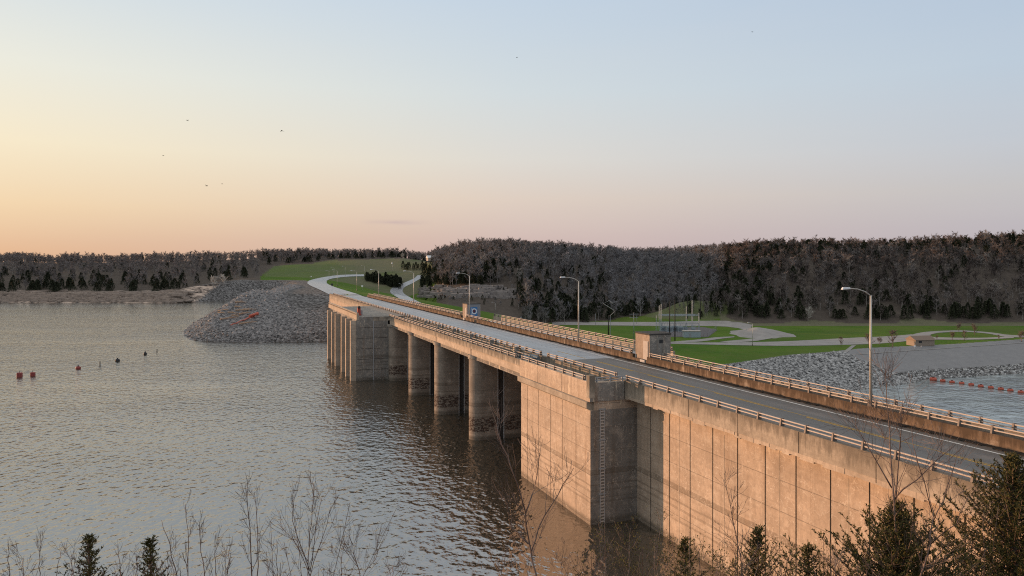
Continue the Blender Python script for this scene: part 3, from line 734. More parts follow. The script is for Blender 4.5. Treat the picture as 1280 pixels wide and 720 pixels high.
# ------------------------------------------------------------------ road surfaces
def strip(name, mat, s0, s1, w0, w1, z, label, cat):
    b = MB(); n = max(1, int((s1 - s0) / 20)); vs = []; fs = []
    for i in range(n + 1):
        s = s0 + (s1 - s0) * i / n; vs += [T(s, w0, z), T(s, w1, z)]
    fs = [(2 * i, 2 * i + 2, 2 * i + 3, 2 * i + 1) for i in range(n)]
    b.add(vs, fs); o = b.build(name, mat); return tag(o, label, cat, kind='structure')
strip('road', 'asphalt', -75, 22, 4.2, 15.6, ZR, 'dark asphalt road on the near part of the dam', 'road')
strip('road', 'paleroad', 22.01, 232, 4.2, 15.6, ZR, 'pale concrete road over the spillway', 'road')
strip('road_marking', 'wline', -75, 140, 14.02, 14.2, ZR + 0.006, 'white edge line on the road', 'road marking')
strip('road_marking', 'wline', -75, 140, 7.3, 7.43, ZR + 0.006, 'white edge line on the lakeside of the road', 'road marking')
for k in range(9):
    strip('road_marking', 'yellow', -75 + 12.2 * k, -66 + 12.2 * k, 10.68, 10.86, ZR + 0.006, 'worn yellow centre dash on the asphalt', 'road marking')
strip('road_marking', 'yellow', -75, 20, 10.98, 11.08, ZR + 0.006, 'worn yellow centre line on the asphalt', 'road marking')
b = MB(); rl = random.Random(5); s0 = -75.0
while s0 < 225:
    s1 = s0 + rl.uniform(0.4, 1.3); wd = rl.uniform(0.35, 0.75); b.box((s0, 15.6 - wd, ZR + 0.004), (s1, 15.598, ZR + 0.03 + rl.random() * 0.06), T); s0 = s1
tag(b.build('gutter_dirt', 'gutter'), 'line of dark dirt along the far kerb', 'dirt', kind='stuff')

def ribbon(name, mat, Lp, Rp, label, lift=0.1, n=14, dmin=230.0, cat='road', thick=None):
    """a road given by its two edges in the picture, laid on the ground"""
    def resample(P):
        P = [Vector(p) for p in P]; L = [0]
        for a, c in zip(P[:-1], P[1:]): L.append(L[-1] + (c - a).length)
        out = []
        for k in range(n + 1):
            d = L[-1] * k / n; i = min(len(P) - 2, max(0, next((j for j in range(len(P) - 1) if L[j + 1] >= d - 1e-9), len(P) - 2)))
            t = (d - L[i]) / max(1e-9, L[i + 1] - L[i]); out.append(P[i].lerp(P[i + 1], t))
        return out
    def spline(P):
        if len(P) < 4: return P
        out = []
        for i in range(len(P) - 1):
            p0, p1, p2, p3 = (Vector(P[max(0, i - 1)]), Vector(P[i]), Vector(P[i + 1]), Vector(P[min(len(P) - 1, i + 2)]))
            for t in (0, .25, .5, .75):
                out.append(tuple(0.5 * ((2 * p1) + (p2 - p0) * t + (2 * p0 - 5 * p1 + 4 * p2 - p3) * t * t + (3 * p1 - p0 - 3 * p2 + p3) * t ** 3)))
        return out + [P[-1]]
    A_, B_ = resample(spline(Lp)), resample(spline(Rp)); b = MB(); vs = []; K = 4
    for p, q in zip(A_, B_):
        for k in range(K + 1):
            r = p.lerp(q, k / K); h = hit(r.x, r.y, dmin)
            if h is None: h = at_z(r.x, r.y, 0)
            vs.append((h.x, h.y, h.z + lift))
    fs = [(i * (K + 1) + k, (i + 1) * (K + 1) + k, (i + 1) * (K + 1) + k + 1, i * (K + 1) + k + 1) for i in range(n) for k in range(K)]
    b.add(vs, fs); o = b.build(name, mat, smooth=True); return tag(o, label, cat, kind='structure')

# crest road beyond the concrete, access road, roads on the valley floor
e1 = T(230, 4.2, ZR + 0.02); e2 = T(230, 15.6, ZR + 0.02)
ribbon('road', 'paleroad', [(455, 343.2), (425, 344), (403, 347), (388, 350.5), (383.5, 353.5), (387, 357), (398, 362.0), (413, 369.4)],
       [(455, 345.6), (435, 346), (415, 348.5), (408, 351.5), (408.5, 354.5), (416, 358.5), (431, 363.4), (449.6, 369.0)], 'pale crest road curving away over the embankment', 0.25, 26, 240)
ribbon('access_road', 'paleroad', [(522, 344.2), (517, 348.5), (503, 354.5), (492, 359), (487.5, 363.5), (490, 368), (500, 374), (512, 380)],
       [(529, 344.2), (526, 348), (516, 354), (506, 359), (503, 363.5), (506, 368), (516, 374), (528, 380)], 'pale access road bending down behind the dam', 0.2, 22, 240)
ribbon('field_road', 'fieldroad', [(690, 402.5), (760, 402.5), (830, 402.5), (880, 401), (915, 401.5), (940, 406)], [(690, 406), (760, 406.8), (830, 407.5), (880, 407.5), (915, 409), (938, 414)], 'gravel road along the foot of the wooded hill', 0.08, 16, 240)
ribbon('field_road', 'fieldroad', [(838, 428.2), (900, 428.2), (960, 427.4), (1010, 425.4), (1060, 422.6), (1110, 420.5), (1140, 418)], [(838, 429.9), (900, 431.2), (960, 432.3), (1010, 432.2), (1060, 431.2), (1110, 429), (1150, 424.5)], 'pale road crossing the green field', 0.09, 18, 230)
ribbon('field_road', 'fieldroad', [(1138, 419), (1152, 415.6), (1175, 413.8), (1205, 413.2), (1240, 415.8), (1262, 418.8), (1300, 419.5)], [(1158, 422.5), (1166, 417.3), (1182, 415.6), (1205, 414.9), (1235, 417.2), (1258, 421.2), (1300, 422.3)], 'far side of the pale loop drive', 0.10, 18, 230)
ribbon('field_road', 'fieldroad', [(1150, 420), (1170, 421.6), (1200, 422.4), (1235, 422.2), (1265, 420.3)], [(1146, 424.5), (1170, 424.6), (1200, 424.9), (1235, 424.3), (1268, 422.6)], 'near side of the pale loop drive', 0.11, 14, 230)
ribbon('gravel_path', 'fieldroad', [(838, 427.6), (870, 424.8), (895, 421.8), (918, 420.8)], [(838, 428.8), (875, 427.2), (900, 423.8), (918, 421.8)], 'pale track beside the substation yard', 0.12, 10, 230)
ribbon('gravel_path', 'fieldroad', [(900, 427.2), (930, 424.5), (955, 421.5)], [(915, 428.6), (945, 426.5), (968, 422.5)], 'thin track below the gravel bank', 0.12, 10, 230)
ribbon('gravel_path', 'fieldroad', [(1064.5, 432), (1056, 438.5), (1047, 445.5)], [(1070, 432), (1062, 438.5), (1052.5, 445.5)], 'short path joining the road to the bank', 0.13, 8, 230)
ribbon('gravel_path', 'fieldroad', [(920, 455.6), (960, 451.2), (1000, 448.3), (1050, 444.6), (1100, 440.6), (1160, 436.5), (1220, 432.4), (1290, 427.6)],
       [(920, 456.9), (960, 452.4), (1000, 449.5), (1050, 445.6), (1100, 441.5), (1160, 437.3), (1220, 433.1), (1290, 428.3)], 'pale path along the top of the riprap bank', 0.12, 24, 230)

# gravel bank (light mound of dug material) on the field
def heap(name, u0, v0, rx, ry, h, mat, label, cat, seed=1):
    c = hit(u0, v0, 230); rr = random.Random(seed); vs = []; K, J = 30, 12
    for j in range(J + 1):
        for k in range(K):
            t = 2 * math.pi * k / K; q = j / J
            wob_ = 1 + 0.12 * math.sin(3 * t + seed) + 0.07 * math.sin(7 * t)
            x = c.x + rx * q * wob_ * math.cos(t); y = c.y + ry * q * wob_ * math.sin(t)
            z = drop(x, y) + h * (1 - q * q) ** 2 * (1 + 0.15 * math.sin(x * .3) * math.sin(y * .2)) - 0.15 * q
            vs.append((x, y, float(z)))
    fs = [(j * K + k, j * K + (k + 1) % K, (j + 1) * K + (k + 1) % K, (j + 1) * K + k) for j in range(J) for k in range(K)]
    b = MB(); b.add(vs, fs); o = b.build(name, mat, smooth=True); return tag(o, label, cat, kind='structure')
def grass_only():
    m, t, bs = new_mat('knoll_grass'); p = pos(t)
    c = t.mix(t.ramp(t.noise(p, 0.2, 5), [(0.35, 0), (0.65, 1)]), (0.045, 0.06, 0.022), (0.10, 0.09, 0.06))
    t.l.new(c, bs.inputs['Base Color']); bs.inputs['Roughness'].default_value = 0.95; return m
M['knoll'] = grass_only()
heap('gravel_mound', 950, 418, 17, 22, 3.4, 'fieldroad', 'pale gravel bank heaped on the green field', 'gravel mound', 2)

# ------------------------------------------------------------------ concrete houses on the dam
def house(s0, label, mural=False):
    s1 = s0 + 3.45; g = thing('control_house', label, 'concrete house', T(s0, 16.02, 13.36))
    part('wall', 'housebrick', [((s0, 16.02, 12.92), (s1, 19.1, 16.6))], g, 0.03)
    part('roof', 'roof', [((s0 - 0.05, 15.96, 16.602), (s1 + 0.05, 19.16, 16.80))], g, 0.03)
    part('shade_toned_wall', 'greywall' if mural else 'side', [((s0 - 0.03, 16.1, 12.95), (s0 - 0.002, 19.0, 16.58))], g)  # sheet on the unlit side, shade carried by its darker colour
    dr = part('door', 'paleblock', [((s0 + 0.35, 15.93, 13.5), (s0 + 1.35, 16.0, 15.75))], g)
    part('frame', 'paleblock', [((s0 + 0.27, 15.95, 13.5), (s0 + 0.345, 16.01, 15.83)), ((s0 + 1.355, 15.95, 13.5), (s0 + 1.43, 16.01, 15.83)), ((s0 + 0.346, 15.95, 15.755), (s0 + 1.354, 16.01, 15.83))], dr)
    part('step', 'deck', [((s0 + 0.3, 15.45, 13.11), (s0 + 1.4, 15.92, 13.5))], g)
    if mural:
        mu = part('mural', 'blue', [((s0 - 0.06, 16.75, 13.75), (s0 - 0.031, 18.35, 16.0))], g, label='blue painted panel with a white ring')
        b = MB(); n_ = 28
        ring = [(0.60, 0), (0.44, 0)]
        vs = []
        for k in range(n_):
            t = 2 * math.pi * k / n_
            for r in (0.62, 0.42):
                for ss in (-0.085, -0.061): vs.append(T(s0 + ss, 17.62 + r * math.cos(t), 15.05 + 1.05 * r * math.sin(t)))
        fs = []
        for k in range(n_):
            a0, b0 = 4 * k, 4 * ((k + 1) % n_)
            fs += [(a0, b0, b0 + 2, a0 + 2), (a0 + 1, a0 + 3, b0 + 3, b0 + 1), (a0, a0 + 1, b0 + 1, b0), (a0 + 2, b0 + 2, b0 + 3, a0 + 3)]
        b.add(vs, fs); b.build('ring', 'white', mu)
        b = MB(); b.prism([(math.cos(t) * 0.28, math.sin(t) * 0.34) for t in np.linspace(0, 2 * math.pi, 18)[:-1]], 0.061, 0.09, lambda x, y, z: T(s0 - z, 17.62 + x, 15.08 + y)); b.build('disc', 'maroon', mu)
        part('stem', 'white', [((s0 - 0.085, 17.02, 13.9), (s0 - 0.061, 17.13, 15.9))], mu)
    else:
        part('vent', 'dark', [((s0 - 0.05, 17.4, 15.6), (s0 - 0.031, 17.9, 16.0))], g)
    return g
house(15.3, 'small flat roofed concrete house with a white door beside the road railing')
house(90.9, 'small concrete house with a blue mural and white ring on its side', True)

# ------------------------------------------------------------------ street lamps
def lamp(loc, rz, label, h=9.0, arm=2.3):
    g = thing('street_lamp', label, 'street lamp', loc, rz, 'street lamps along the dam road')
    b = MB(); b.prism([(0.24 * math.cos(t), 0.24 * math.sin(t)) for t in np.linspace(0, 2 * math.pi, 9)[:-1]], 0, 0.55); b.build_local('base', 'post', g)
    b = MB(); b.tube([(0, 0, 0.5), (0, 0, h)], [0.12, 0.075], 10); b.build_local('pole', 'lamp', g, smooth=True)
    b = MB(); b.tube([(0, 0, h - 0.05), (arm * 0.25, 0, h + 0.3), (arm * 0.6, 0, h + 0.52), (arm, 0, h + 0.6)], [0.05, 0.045, 0.04, 0.035], 8); a = b.build_local('arm', 'lamp', g, smooth=True)
    b = MB(); b.hexa([(arm - 0.1, -0.1, h + 0.53), (arm + 0.75, -0.14, h + 0.5), (arm + 0.75, 0.14, h + 0.5), (arm - 0.1, 0.1, h + 0.53)],
                     [(arm - 0.1, -0.07, h + 0.68), (arm + 0.65, -0.08, h + 0.7), (arm + 0.65, 0.08, h + 0.7), (arm - 0.1, 0.07, h + 0.68)]); hd = b.build_local('lamp_head', 'lamphead', g, bev=0.03)
    return g
ARM = N_RZ + math.pi
L0 = lamp(T(-18.9, 15.8, ZT), ARM, 'tall street lamp on the road parapet before the river, nearest lamp')
for s0, lb in ((34.9, 'street lamp rising in front of the dark wooded hill, between the two concrete houses'), (88.6, 'street lamp standing in front of the blue mural house'), (140.6, 'street lamp beside the bend of the access road'),
               (193, 'street lamp in front of the dark bush clump behind the crest road')):
    dup(L0, T(s0, 15.8, ZT), ARM, lb)
for u, v, lb, sc in ((446, 363, 'street lamp at the lower corner of the green wedge of lawn', 1), (421.5, 357.5, 'street lamp on the tight green inside of the crest road', 1), (411.3, 350.5, 'small street lamp on the outer crest road bend', 0.9), (431.5, 345, 'small distant street lamp above the crest road grass', 1.0),
                 (541 - 125 + 1.5, 346.5, 'distant street lamp at the left of the crest road bend', 0.95), (455.5, 344, 'farthest street lamp at the end of the visible crest road', 1.0)):
    h = hit(u, v, 240); dup(L0, tuple(h), ARM, lb, sc)
for u, v, lb, hh in ((501.5, 362, 'short lamp beside the access road bend near dark bushes', 5), (618 + 1, 392, 'short lamp between the rock cut and the railing', 6), (503.5, 355, 'small lamp post up the access road', 6), (940.5, 432, 'slim lamp post at the edge of the field road', 9.5)):
    h = hit(u, v, 240); lamp(tuple(h), R(180), lb, hh, 1.4)
h = hit(490.7, 341, 240); g = lamp(tuple(h), R(200), 'tall lamp with a bright white head against the grassy slope', 9, 0.8)
b = MB(); b.tube([(0.6, 0, 9.2), (0.6, 0, 10.4)], [0.75, 0.55], 10); b.build_local('globe', 'white', g)

# small signs and posts by the crest road
for u, v, hh, mt, lb in ((415, 362.5, 2.2, 'dark', 'small dark marker sign at the start of the crest road'), (452.8, 363, 1.8, 'white', 'small white board on the green lawn by the railing'), (389, 348.5, 1.6, 'white', 'little pale marker at the outer edge of the bend')):
    h = hit(u, v, 240); g = thing('road_sign', lb, 'sign', tuple(h))
    b = MB(); b.tube([(0, 0, 0), (0, 0, hh)], 0.06, 6); b.build_local('post', 'greypole', g)
    b = MB(); b.box((-0.45, -0.05, hh - 0.1), (0.45, 0.0, hh + 0.9)); b.build_local('board', mt, g, bev=0.02)

# ------------------------------------------------------------------ things on the valley floor
def gable(name, label, cat, loc, rz, L, W, H, rh, wallm, roofm, extra=None):
    g = thing(name, label, cat, loc, rz)
    b = MB(); b.box((-L / 2, -W / 2, 0), (L / 2, W / 2, H)); b.build_local('wall', wallm, g)
    b = MB(); o = 0.5
    b.add([(-L / 2 - o, -W / 2 - o, H - .15), (L / 2 + o, -W / 2 - o, H - .15), (L / 2 + o, W / 2 + o, H - .15), (-L / 2 - o, W / 2 + o, H - .15), (-L / 2 - o, 0, H + rh), (L / 2 + o, 0, H + rh)],
          [(0, 1, 5, 4), (2, 3, 4, 5), (0, 4, 3), (1, 2, 5), (3, 2, 1, 0)])
    b.build_local('roof', roofm, g)
    return g
p = at_z(1150.5, 431.5, -10)
g = gable('park_building', 'small tan park building with a brown gabled roof on the grass', 'building', (p.x, p.y, drop(p.x, p.y)), R(12), 9.5, 5.5, 2.7, 1.5, 'tanwall', 'tanroof')
b = MB(); b.box((4.76, -2.72, 0.02), (4.80, 2.72, 2.68)); b.build_local('end_wall', 'greywall', g)  # grey sheet on the unlit gable end, shade painted as colour
b = MB(); b.box((4.81, -0.2, 0.02), (4.85, 0.9, 2.1)); b.build_local('door', 'dark', g)
b = MB(); b.box((-3.2, -2.80, 1.3), (-1.6, -2.76, 2.2)); b.build_local('window', 'dark', g)
for u, v, hh, lb in ((1143.5, 438, 1.5, 'small white notice board on the grass below the park building'), (1151.5, 437, 1.3, 'thin white post on the bank edge by the park building')):
    h = hit(u, v, 230); g = thing('notice_post', lb, 'sign', tuple(h))
    b = MB(); b.tube([(0, 0, 0), (0, 0, hh)], 0.07, 6); b.build_local('post', 'greypole', g)
    b = MB(); b.box((-.35, -.06, hh - .1), (.35, .02, hh + .65)) if 'board' in lb else b.box((-.1, -.1, hh), (.1, .1, hh + .3)); b.build_local('board', 'white', g)
# substation
def upole(u, v, vt, label, mat='wood', cross=0, r=0.22, dmin=230):
    h = hit(u, v, dmin); H = (v - vt) / F * h.y
    g = thing('utility_pole', label, 'utility pole', tuple(h))
    b = MB(); b.tube([(0, 0, -0.2), (0, 0, H)], [r, r * 0.6], 8); b.build_local('pole', mat, g, smooth=True)
    for k in range(cross):
        b = MB(); b.box((-2.0, -0.09, H - 0.9 - k * 1.6), (2.0, 0.09, H - 0.7 - k * 1.6)); b.build_local('crossarm', mat, g)
    return g
upole(837, 419, 377, 'dark wooden pole at the near corner of the substation', 'wood', 0, 0.28)
upole(843.7, 426, 375, 'tall dark wooden pole standing closest to the field road', 'wood', 1, 0.28)
upole(859.5, 398, 365, 'dark pole rising in front of the grass knoll', 'wood', 0, 0.25)
upole(875.5, 399, 360, 'tallest dark pole behind the substation, before the knoll', 'wood', 1, 0.25)
upole(792.3, 425, 390.5, 'grey pole with a crossarm beside the concrete house', 'greypole', 2, 0.18)
upole(744.5, 406, 392, 'short thin pole on the far edge of the green strip', 'greypole', 0, 0.12)
upole(796, 405, 394, 'short lamp like pole by the gravel road', 'greypole', 0, 0.12)
g = upole(760.5, 419, 394, 'dark pole carrying bent pale pipes in a zigzag', 'wood', 0, 0.3)
b = MB(); b.tube([(0.9, 0, 0), (0.9, 0, 9.8), (3.0, 0, 11.6), (2.8, 0, 12.4), (-2.6, 0, 15.8), (0.4, 0, 17.3), (2.3, 0, 15.9)], 0.15, 8); b.build_local('pipe', 'greypole', g)
sub = hit(848, 415, 230)
gs = thing('substation_frame', 'blue grey steel lattice frame of the substation', 'substation frame', (sub.x, sub.y, sub.z))
def subx(u): return (u - CX) / F * sub.y - sub.x
topz = lambda vt: CAMZ - (vt - HZ) / F * sub.y - sub.z
for u, vt, dy in ((826.5, 380, 0), (828.5, 383, 9), (858, 383, 0), (870.5, 376.5, 9), (873.5, 391, 0), (822.5, 395, 4)):
    b = MB(); x = subx(u)
    H = topz(vt)
    for ox, oy in ((-.3, -.3), (.3, -.3), (.3, .3), (-.3, .3)): b.tube([(x + ox, dy + oy, 0), (x + ox * .5, dy + oy * .5, H)], 0.06, 4)
    for k in range(int(H / 1.2)): b.tube([(x - .3, dy - .3, k * 1.2), (x + .3, dy - .3, k * 1.2 + 1.2)], 0.05, 3)
    b.build_local('column', 'bluemetal', gs)
for v, dy in ((394.5, 0), (396.5, 9), (404, 0), (410, 4)):
    b = MB(); z = topz(v)
    for oz in (0, 0.7): b.tube([(subx(827), dy, z + oz), (subx(873.5), dy, z + oz)], 0.13, 4)
    for k in range(16):
        x0 = subx(827) + (subx(873.5) - subx(827)) * k / 16; x1 = subx(827) + (subx(873.5) - subx(827)) * (k + 1) / 16
        b.tube([(x0, dy, z), (x1, dy, z + 0.7)], 0.06, 3)
    b.build_local('beam', 'bluemetal', gs)
tl = ['boxy grey transformer with fins by the substation fence', 'grey transformer with tall insulators under the first steel beam', 'grey transformer in the middle of the substation yard', 'grey transformer beside the low metal shed', 'small blue grey breaker cabinet in the yard', 'blue grey breaker cabinet next to the last steel column']
for i, u in enumerate((831, 838, 846.5, 852, 860, 868)):
    x = subx(u) + sub.x; y = sub.y + (2.5 if i % 2 else 5.5); z = drop(x, y)
    g = thing('transformer', tl[i], 'transformer', (x, y, z), 0, 'transformers in the substation')
    sx = 1.4 if i < 4 else 0.9; hh = 2.6 if i < 4 else 2.0
    b = MB(); b.box((-sx, -1, 0.4), (sx, 1, hh)); b.box((-sx - .2, -1.2, 0), (sx + .2, 1.2, .4)); b.build_local('tank', 'bluemetal', g, bev=0.05)
    b = MB()
    for k in range(7): b.box((-sx + .15 + k * (2 * sx - .3) / 7, -1.5, .7), (-sx + .3 + k * (2 * sx - .3) / 7, -1.01, hh - .3))
    b.build_local('radiator', 'bluemetal', g)
    for q in (-.7, 0, .7):
        b = MB(); b.tube([(q, 0, hh), (q * 1.25, 0, hh + 1.6)], [.16, .08], 6); b.build_local('insulator', 'greypole', g)
g = thing('metal_shed', 'low blue grey metal shed with a pale roof in front of the substation', 'shed', tuple(hit(864.5, 421.5, 230)))
b = MB(); b.box((-4, -1.5, 0), (4, 2.0, 2.9)); b.build_local('wall', 'bluemetal', g)
b = MB(); b.box((-4.25, -1.75, 2.902), (4.25, 2.25, 3.3)); b.build_local('roof', 'paleblock', g, bev=0.05)
b = MB(); b.box((-1.6, -1.56, 0.05), (-0.6, -1.51, 2.1)); b.build_local('door', 'greypole', g)
# yard fence
fp = [hit(u, v, 230) for u, v in ((838, 420), (884, 421.5), (896, 412))]
g = thing('wire_fence', 'wire fence round the substation yard', 'fence', tuple(fp[0]))
for a, c in zip(fp[:-1], fp[1:]):
    n_ = 10
    for k in range(n_ + 1):
        q = a.lerp(c, k / n_); z = drop(q.x, q.y); b = MB(); b.tube([(q.x, q.y, z), (q.x, q.y, z + 2.2)], .06, 5); b.build('post', 'fence_steel', g)
    b = MB()
    for hz_ in (.3, .8, 1.3, 1.8, 2.15): b.tube([(a.x, a.y, drop(a.x, a.y) + hz_), (c.x, c.y, drop(c.x, c.y) + hz_)], .025, 4)
    b.build('wire', 'fence_steel', g)
# yard surface
yb = [at_z(u, v, -10) for u, v in ((818, 421), (885, 421.5), (897, 412.5), (880, 409), (830, 410))]
b = MB(); b.add([(q.x, q.y, drop(q.x, q.y) + 0.06) for q in yb], [tuple(range(5))]); M['yard'] = plain('yard_gravel', (0.13, 0.12, 0.12), 0.95, 0.25, 0.6)
tag(b.build('yard_gravel', 'yard'), 'dark gravel yard of the substation', 'yard', kind='structure')
# pale parked car behind the railing
c = hit(653, 398.5, 230)
g = thing('parked_car', 'pale blue parked car seen beyond the far railing', 'car', tuple(c), R(75))
b = MB(); b.box((-2.1, -.85, .3), (2.1, .85, .85)); b.build_local('body', 'lamphead', g, bev=.12)
b = MB(); b.hexa([(-1.5, -.78, .85), (1.1, -.78, .85), (1.1, .78, .85), (-1.5, .78, .85)], [(-1.2, -.62, 1.42), (.5, -.62, 1.42), (.5, .62, 1.42), (-1.2, .62, 1.42)]); cb = b.build_local('cabin', 'glass', g, bev=.05)
b = MB(); b.hexa([(-1.18, -.6, 1.421), (.48, -.6, 1.421), (.48, .6, 1.421), (-1.18, .6, 1.421)], [(-1.1, -.55, 1.5), (.42, -.55, 1.5), (.42, .55, 1.5), (-1.1, .55, 1.5)]); b.build_local('roof', 'lamphead', g)
for x in (-1.35, 1.3):
    for y in (-.86, .86):
        b = MB(); b.tube([(x, y - .1, .33), (x, y + .1, .33)], .33, 14); b.build_local('wheel', 'dark', g)
# far houses
h = hit(541.5, 326, 500); gable('house', 'pale house with a light roof at the far saddle of the hills', 'house', tuple(h), R(20), 13, 8, 3.2, 2.5, 'paleblock', 'lamphead')
h = hit(800, 322.5, 450); gable('house', 'long low house on the hilltop clearing above the valley', 'house', tuple(h), R(-5), 16, 7, 2.8, 1.8, 'tanwall', 'tanroof')
h = hit(1211, 321, 420); g = thing('stone_ruin', 'broken pale stone wall with an opening on the hilltop', 'ruin', (h.x, h.y, h.z + 2.5))
b = MB()
for (x0, x1, z0, z1) in ((-1.8, -0.9, -2, 4.2), (0.9, 1.8, -2, 4.8), (-0.89, 0.89, 2.0, 3.2), (-3.5, -1.81, -2, 0.6), (1.81, 3.0, -2, 1.0)): b.box((x0, -.3, z0), (x1, .3, z1))
b.build_local('wall', 'paleblock', g)

# ------------------------------------------------------------------ buoys, stakes, stranded boom, birds
def rbuoy(loc, label, i):
    g = thing('barrier_buoy', label, 'buoy', loc, R(-20 + 6 * (i % 3)), 'orange barrier buoys on the river')
    b = MB(); b.tube([(-0.85, 0, .25), (-.7, 0, .25), (.7, 0, .25), (.85, 0, .25)], [.42, .62, .62, .42], 12); b.build_local('float', 'orange', g, smooth=False)
    b = MB(); b.box((-.3, -.12, .8), (.3, .12, 1.05)); b.build_local('bracket', 'dark', g)
    return g
bp = [(1166.5, 475.5), (1178.5, 477), (1190, 478.6), (1202, 480.1), (1214, 481.8), (1226, 483.7), (1238.5, 485.5), (1251, 487.3), (1263, 489), (1276, 491.2)]
od = ['first', 'second', 'third', 'fourth', 'fifth', 'sixth', 'seventh', 'eighth', 'ninth', 'tenth']
for i, (u, v) in enumerate(bp):
    q = at_z(u, v, -19); lb = f'orange barrier buoy, {od[i]} along the line counted from the riprap bank'
    if i == 0:
        B0 = rbuoy((q.x, q.y, -19), 'orange barrier buoy at the riprap bank, larger than the rest', 0); B0.scale = (1.35,) * 3
    else:
        o = dup(B0, (q.x, q.y, -19), R(-20 + 6 * (i % 3)), lb, 1.0)
pts = [at_z(u, v, -18.95) for u, v in bp]; b = MB(); b.tube([tuple(q) for q in pts], .05, 5); tag(b.build('buoy_cable', 'dark'), 'dark cable joining the orange river buoys', 'cable')
for i, (u, v, sz, lb) in enumerate(((24.5, 471, .95, 'square red warning buoy farthest out on the lake'), (41, 470, .85, 'square red warning buoy beside the outermost one'), (97.8, 461, .75, 'dark rounded buoy between two thin stakes and the red buoys'),
                                   (146.8, 451.4, .75, 'dark rounded buoy between the two thin stakes'), (181.5, 443, .55, 'smallest dark buoy closest to the rock mound'))):
    q = at_z(u, v, 0); g = thing('lake_buoy', lb, 'buoy', (q.x, q.y, 0), R(10), 'warning buoys on the lake')
    if i < 2:
        b = MB(); b.box((-sz / 2, -sz / 2, -.2), (sz / 2, sz / 2, sz)); b.build_local('body', 'buoyred', g, bev=.08)
        b = MB(); b.tube([(0, 0, sz), (0, 0, sz + .45)], .05, 6); b.build_local('mast', 'dark', g)
    else:
        b = MB(); b.tube([(-sz * .75, 0, .2), (-sz * .45, 0, .2), (sz * .45, 0, .2), (sz * .75, 0, .2)], [.2, .42, .42, .2], 10); b.build_local('body', 'dark' if i > 2 else 'buoyred', g)
        b = MB(); b.box((-.12, -.12, .55), (.12, .12, .85)); b.build_local('lifting_eye', 'dark', g)
for u, v, vt, lb in ((125, 457.5, 451, 'taller thin stake standing out of the lake'), (196.3, 440, 436, 'shorter thin stake out of the lake near the rock mound'),):
    q = at_z(u, v, 0); b = MB(); b.tube([(q.x, q.y, -1), (q.x, q.y, (v - vt) / F * q.y)], [.16, .1], 6); tag(b.build('stake', 'stake'), lb, 'stake')
q = hit(1160.2, 472, 230); b = MB(); b.tube([(q.x, q.y, q.z - 1), (q.x, q.y, q.z + 4.5)], [.12, .08], 6); tag(b.build('marker_pole', 'stake'), 'thin dark pole at the water edge by the first orange buoy', 'pole')

p0, p1 = hit(288.5, 409, 230), hit(318, 397, 230)
g = thing('boom', 'orange red floating boom stranded on the rock mound', 'boom', tuple(p0 + Vector((0, 0, .4))))
b = MB(); k = 9; pts = []
for i in range(k + 1):
    q = p0.lerp(p1, i / k); pts.append((q.x, q.y, drop(q.x, q.y) + .75 + .15 * math.sin(i * 2.1)))
b.tube(pts, [.17 + .30 * max(0, i / k - .45) for i in range(k + 1)], 8); b.build('float', 'orange', g)
b = MB(); e = Vector(pts[-1]); b.tube([tuple(Vector(pts[-3]) + Vector((0, 0, .5))), tuple(e + Vector((1.0, .6, .7)))], [.35, .6], 8); b.build('end_float', 'orange', g)
rl = random.Random(11)
dl_ = ['bleached log lying uppermost on the rock mound', 'pale log lying level above the boom', 'thin bleached branch among the rocks near the lake edge', 'short bleached log beside the stranded boom', 'bleached pole lying across the rocks', 'pale forked branch on the mound shoulder', 'bleached stick low on the rock mound', 'long bleached log on the lakeward slope of the mound', 'thin pale stick under the boom', 'bleached log wedged between dark stones', 'small pale driftwood piece nearest the water']
for i, (u, v) in enumerate(((301, 380), (291, 393.5), (279, 388), (303, 390), (298, 386), (312, 389), (287, 400), (294, 397), (310, 406), (306, 394), (277, 393))):
    q = hit(u, v, 230); a = rl.uniform(-.6, .6); L = rl.uniform(2.5, 6.5); d = Vector((math.cos(a), math.sin(a), 0)) * L / 2
    A0, B0_ = q - d, q + d; A0.z = drop(A0.x, A0.y) + .75; B0_.z = drop(B0_.x, B0_.y) + .75
    b = MB(); m_ = A0.lerp(B0_, .5) + Vector((0, 0, .1)); b.tube([tuple(A0), tuple(m_), tuple(B0_)], [.28, .22, .1], 7)
    for kk in range(2):
        r0 = A0.lerp(B0_, .4 + .25 * kk); b.tube([tuple(r0), tuple(r0 + Vector((rl.uniform(-1, 1), rl.uniform(-1, 1), .7)))], [.1, .04], 5)
    tag(b.build('driftwood', 'driftwood'), dl_[i], 'driftwood', 'driftwood on the rock mound')

